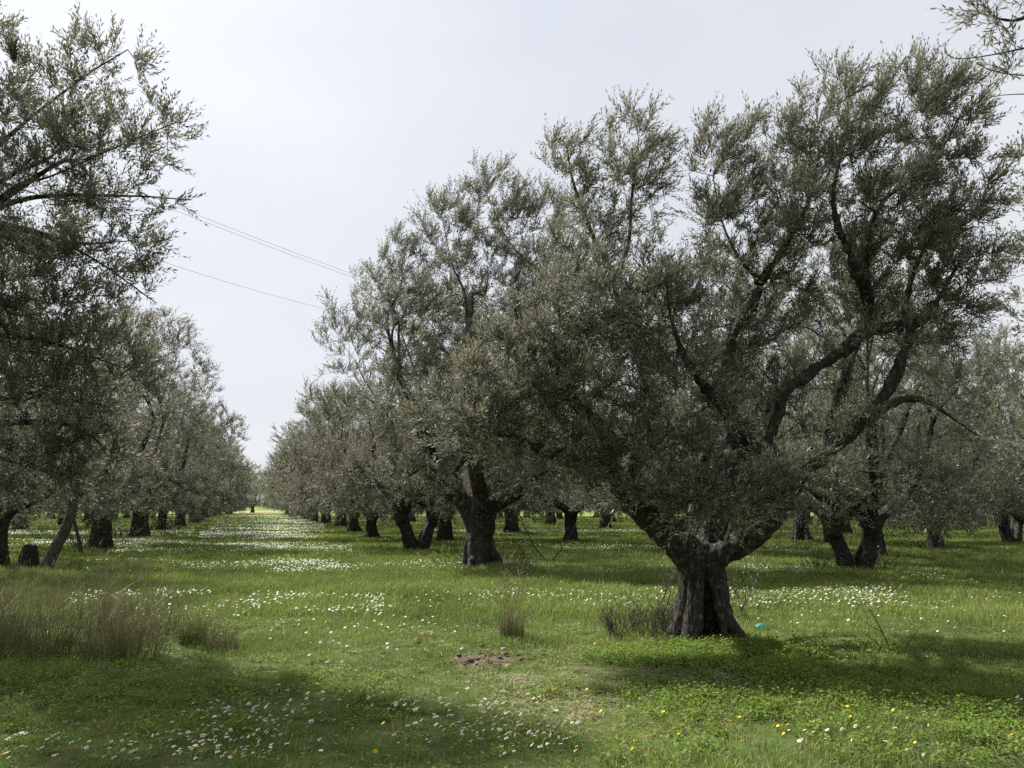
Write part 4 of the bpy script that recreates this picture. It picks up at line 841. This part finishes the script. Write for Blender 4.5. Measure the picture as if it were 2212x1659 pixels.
# ------------------------------------------------------------------ leaning trunk and stump at the left, soil, stones, scrap
def logmesh(name, px, py, pts, rads, mat_, vox=.035, amp=.012, seed=1):
    p = gp(px, py); d0 = float((p-EYE) @ FW); mb = MB(); Q = [pt(x, y, d0+o)-p for x, y, o in pts]; Q2, R2 = catmull(Q, .12, rads); tube(mb, Q2, R2, 14, 0, True)
    me = remesh(mb, vox, amp, seed); me.name = name; me.materials.clear(); me.materials.append(mat_); return p, me
p, me = logmesh('leaning_trunk', 95, 1238, [(88,1246,0),(105,1212,0),(130,1165,.1),(150,1120,.2),(160,1070,.3),(172,1010,.5),(190,950,.8)], [.17,.14,.125,.115,.10,.08,.05], M_BARKG, seed=3)
tag(link('leaning_trunk', me, None, p), 'leaning lichen-grey trunk slanting up to the right beside the stump', 'tree trunk')
p, me = logmesh('prop_branch', 172, 1196, [(176,1200,0),(170,1165,0),(160,1120,0),(156,1060,0)], [.06,.06,.05,.04], M_BARKG, .025, .006, seed=4)
tag(link('prop_branch', me, None, p), 'thin grey stem leaning against the slanting trunk, left of the wide Y trunk', 'branch')
p, me = logmesh('stump', 62, 1232, [(50,1244,0),(60,1219,0),(64,1192,0),(65,1180,0)], [.32,.24,.19,.165], M_BARK, .03, .014, seed=5)
st = tag(link('stump', me, None, p), 'short sawn-off stump with a pale cut top between trunk and leaning trunk', 'stump')
mb = MB(); c = pt(65, 1176.5, float((p-EYE) @ FW))-p; mb.add([c]+[c+np.array([math.cos(a)*.15, math.sin(a)*.15, rng.normal(0, .012)]) for a in np.arange(12)*.5236], [[0, k+1, (k+1) % 12+1] for k in range(12)]); link('cut_face', mb.mesh('cut_face', [M_BARKG]), st)
# bare soil with clods
mb = MB(); n = 40; V = []
for a_ in range(n):
    for q in range(12):
        R = q/11*(.34+.12*math.sin(a_*.9)+.06*math.sin(a_*2.3)); a = a_/n*6.283; V.append([math.cos(a)*R*1.15, math.sin(a)*R*.62, .03*math.cos(q/11*1.6)+.03*mnoise.noise((R*9*math.cos(a), R*9*math.sin(a), 1.))*(1 if q < 11 else 0)-.012*(q == 11)])
V = np.array(V); V = V[:, :1]*RT + V[:, 1:2]*FX + V[:, 2:]*ZU
F = [[a*12+q, a*12+q+1, ((a+1) % n)*12+q+1, ((a+1) % n)*12+q] for a in range(n) for q in range(11)]
mb.add(V, F); tag(link('soil_patch', mb.mesh('soil_patch', [M_SOIL], True), None, SOIL), kind='structure')
def rock(seed, r, m):
    rs = np.random.default_rng(seed); mb = MB(); V = []
    for k in range(7):
        for q in range(10):
            t = k/6*math.pi; a = q*.6283; d = np.array([math.sin(t)*math.cos(a)*1.2, math.sin(t)*math.sin(a)*.9, math.cos(t)*.62]); V.append(d*r*(1+.35*mnoise.noise((d[0]*1.7+seed*3, d[1]*1.7, d[2]*1.7))))
    mb.add(V, [[k*10+q, (k+1)*10+q, (k+1)*10+(q+1) % 10, k*10+(q+1) % 10] for k in range(6) for q in range(10)]); return mb.mesh('stone', [m])
for k, (x, y, r, l) in enumerate([(1013,1427,.050,'brown clod at the left end of the bare soil patch'), (1087,1407,.040,'pale stone at the upper right edge of the bare soil patch'), (1075,1437,.045,'rounded pale stone below the bare soil patch, left one'), (1097,1438,.036,'smaller pale stone below the bare soil patch, right one'), (1040,1400,.042,'dark clod behind the bare soil patch'), (1062,1418,.03,'sunlit crumb of soil in the middle of the bare patch'), (903,1392,.03,'grey stone under the small withered tuft')]):
    tag(link('stone', rock(k+1, r, M_STONE if k % 2 else M_SOIL), None, gp(x, y)+ZU*r*.35, k*1.1), l, 'stone')
sc = np.random.default_rng(8)
for k in range(26):
    p = SOIL + RT*sc.normal(0, .24) + FX*sc.normal(0, .12); p[2] = gh(p[0], p[1])+.03
    tag(link('soil_clod', rock(20+k % 4, .016+.016*sc.random(), M_SOIL), None, p, k), 'small reddish clod of earth on the bare soil patch', 'clod', 'clods on the bare soil patch')
# crumpled teal plastic
mb = MB(); V = []; nn_ = 11
for a in range(nn_):
    for b in range(nn_):
        u = a/(nn_-1)-.5; v = b/(nn_-1)-.5; V.append(RT*u*.15*(1-.5*v*v) + FX*v*.11 + ZU*(.035*math.cos(u*3)*math.cos(v*3)+.028*mnoise.noise((u*9, v*9, 3.))+.012))
mb.add(V, [[a*nn_+b, (a+1)*nn_+b, (a+1)*nn_+b+1, a*nn_+b+1] for a in range(nn_-1) for b in range(nn_-1)])
o = tag(link('plastic_scrap', mb.mesh('plastic_scrap', [M_TEAL], True), None, gp(1646, 1366)+ZU*.03), 'crumpled teal plastic scrap lying in the grass right of the hollow trunk', 'litter')

# ------------------------------------------------------------------ overhead wires
def wire(a, b, label):
    a = np.array(a); b = np.array(b); d = b-a; P = [a+d*t - ZU*(.30*(t+.9)*(2.6-t)-.30*.9*2.6*(1-t)-.30*1.9*1.6*t) for t in np.linspace(-.9, 1.0+1.6, 40)]
    mb = MB(); tube(mb, P, .0055, 5, 0, True); tag(link('power_line', mb.mesh('power_line', [M_WIRE], True)), label, 'power line')
wire(pt(380, 446, 25), pt(890, 636, 37), 'uppermost of the three thin overhead wires crossing the sky')
wire(pt(380, 455, 25.3), pt(890, 643, 37.4), 'middle overhead wire running close under the uppermost one')
wire(pt(330, 558, 27), pt(678, 661, 36), 'lowest overhead wire, ending behind the crown left of the fluted trunk tree')
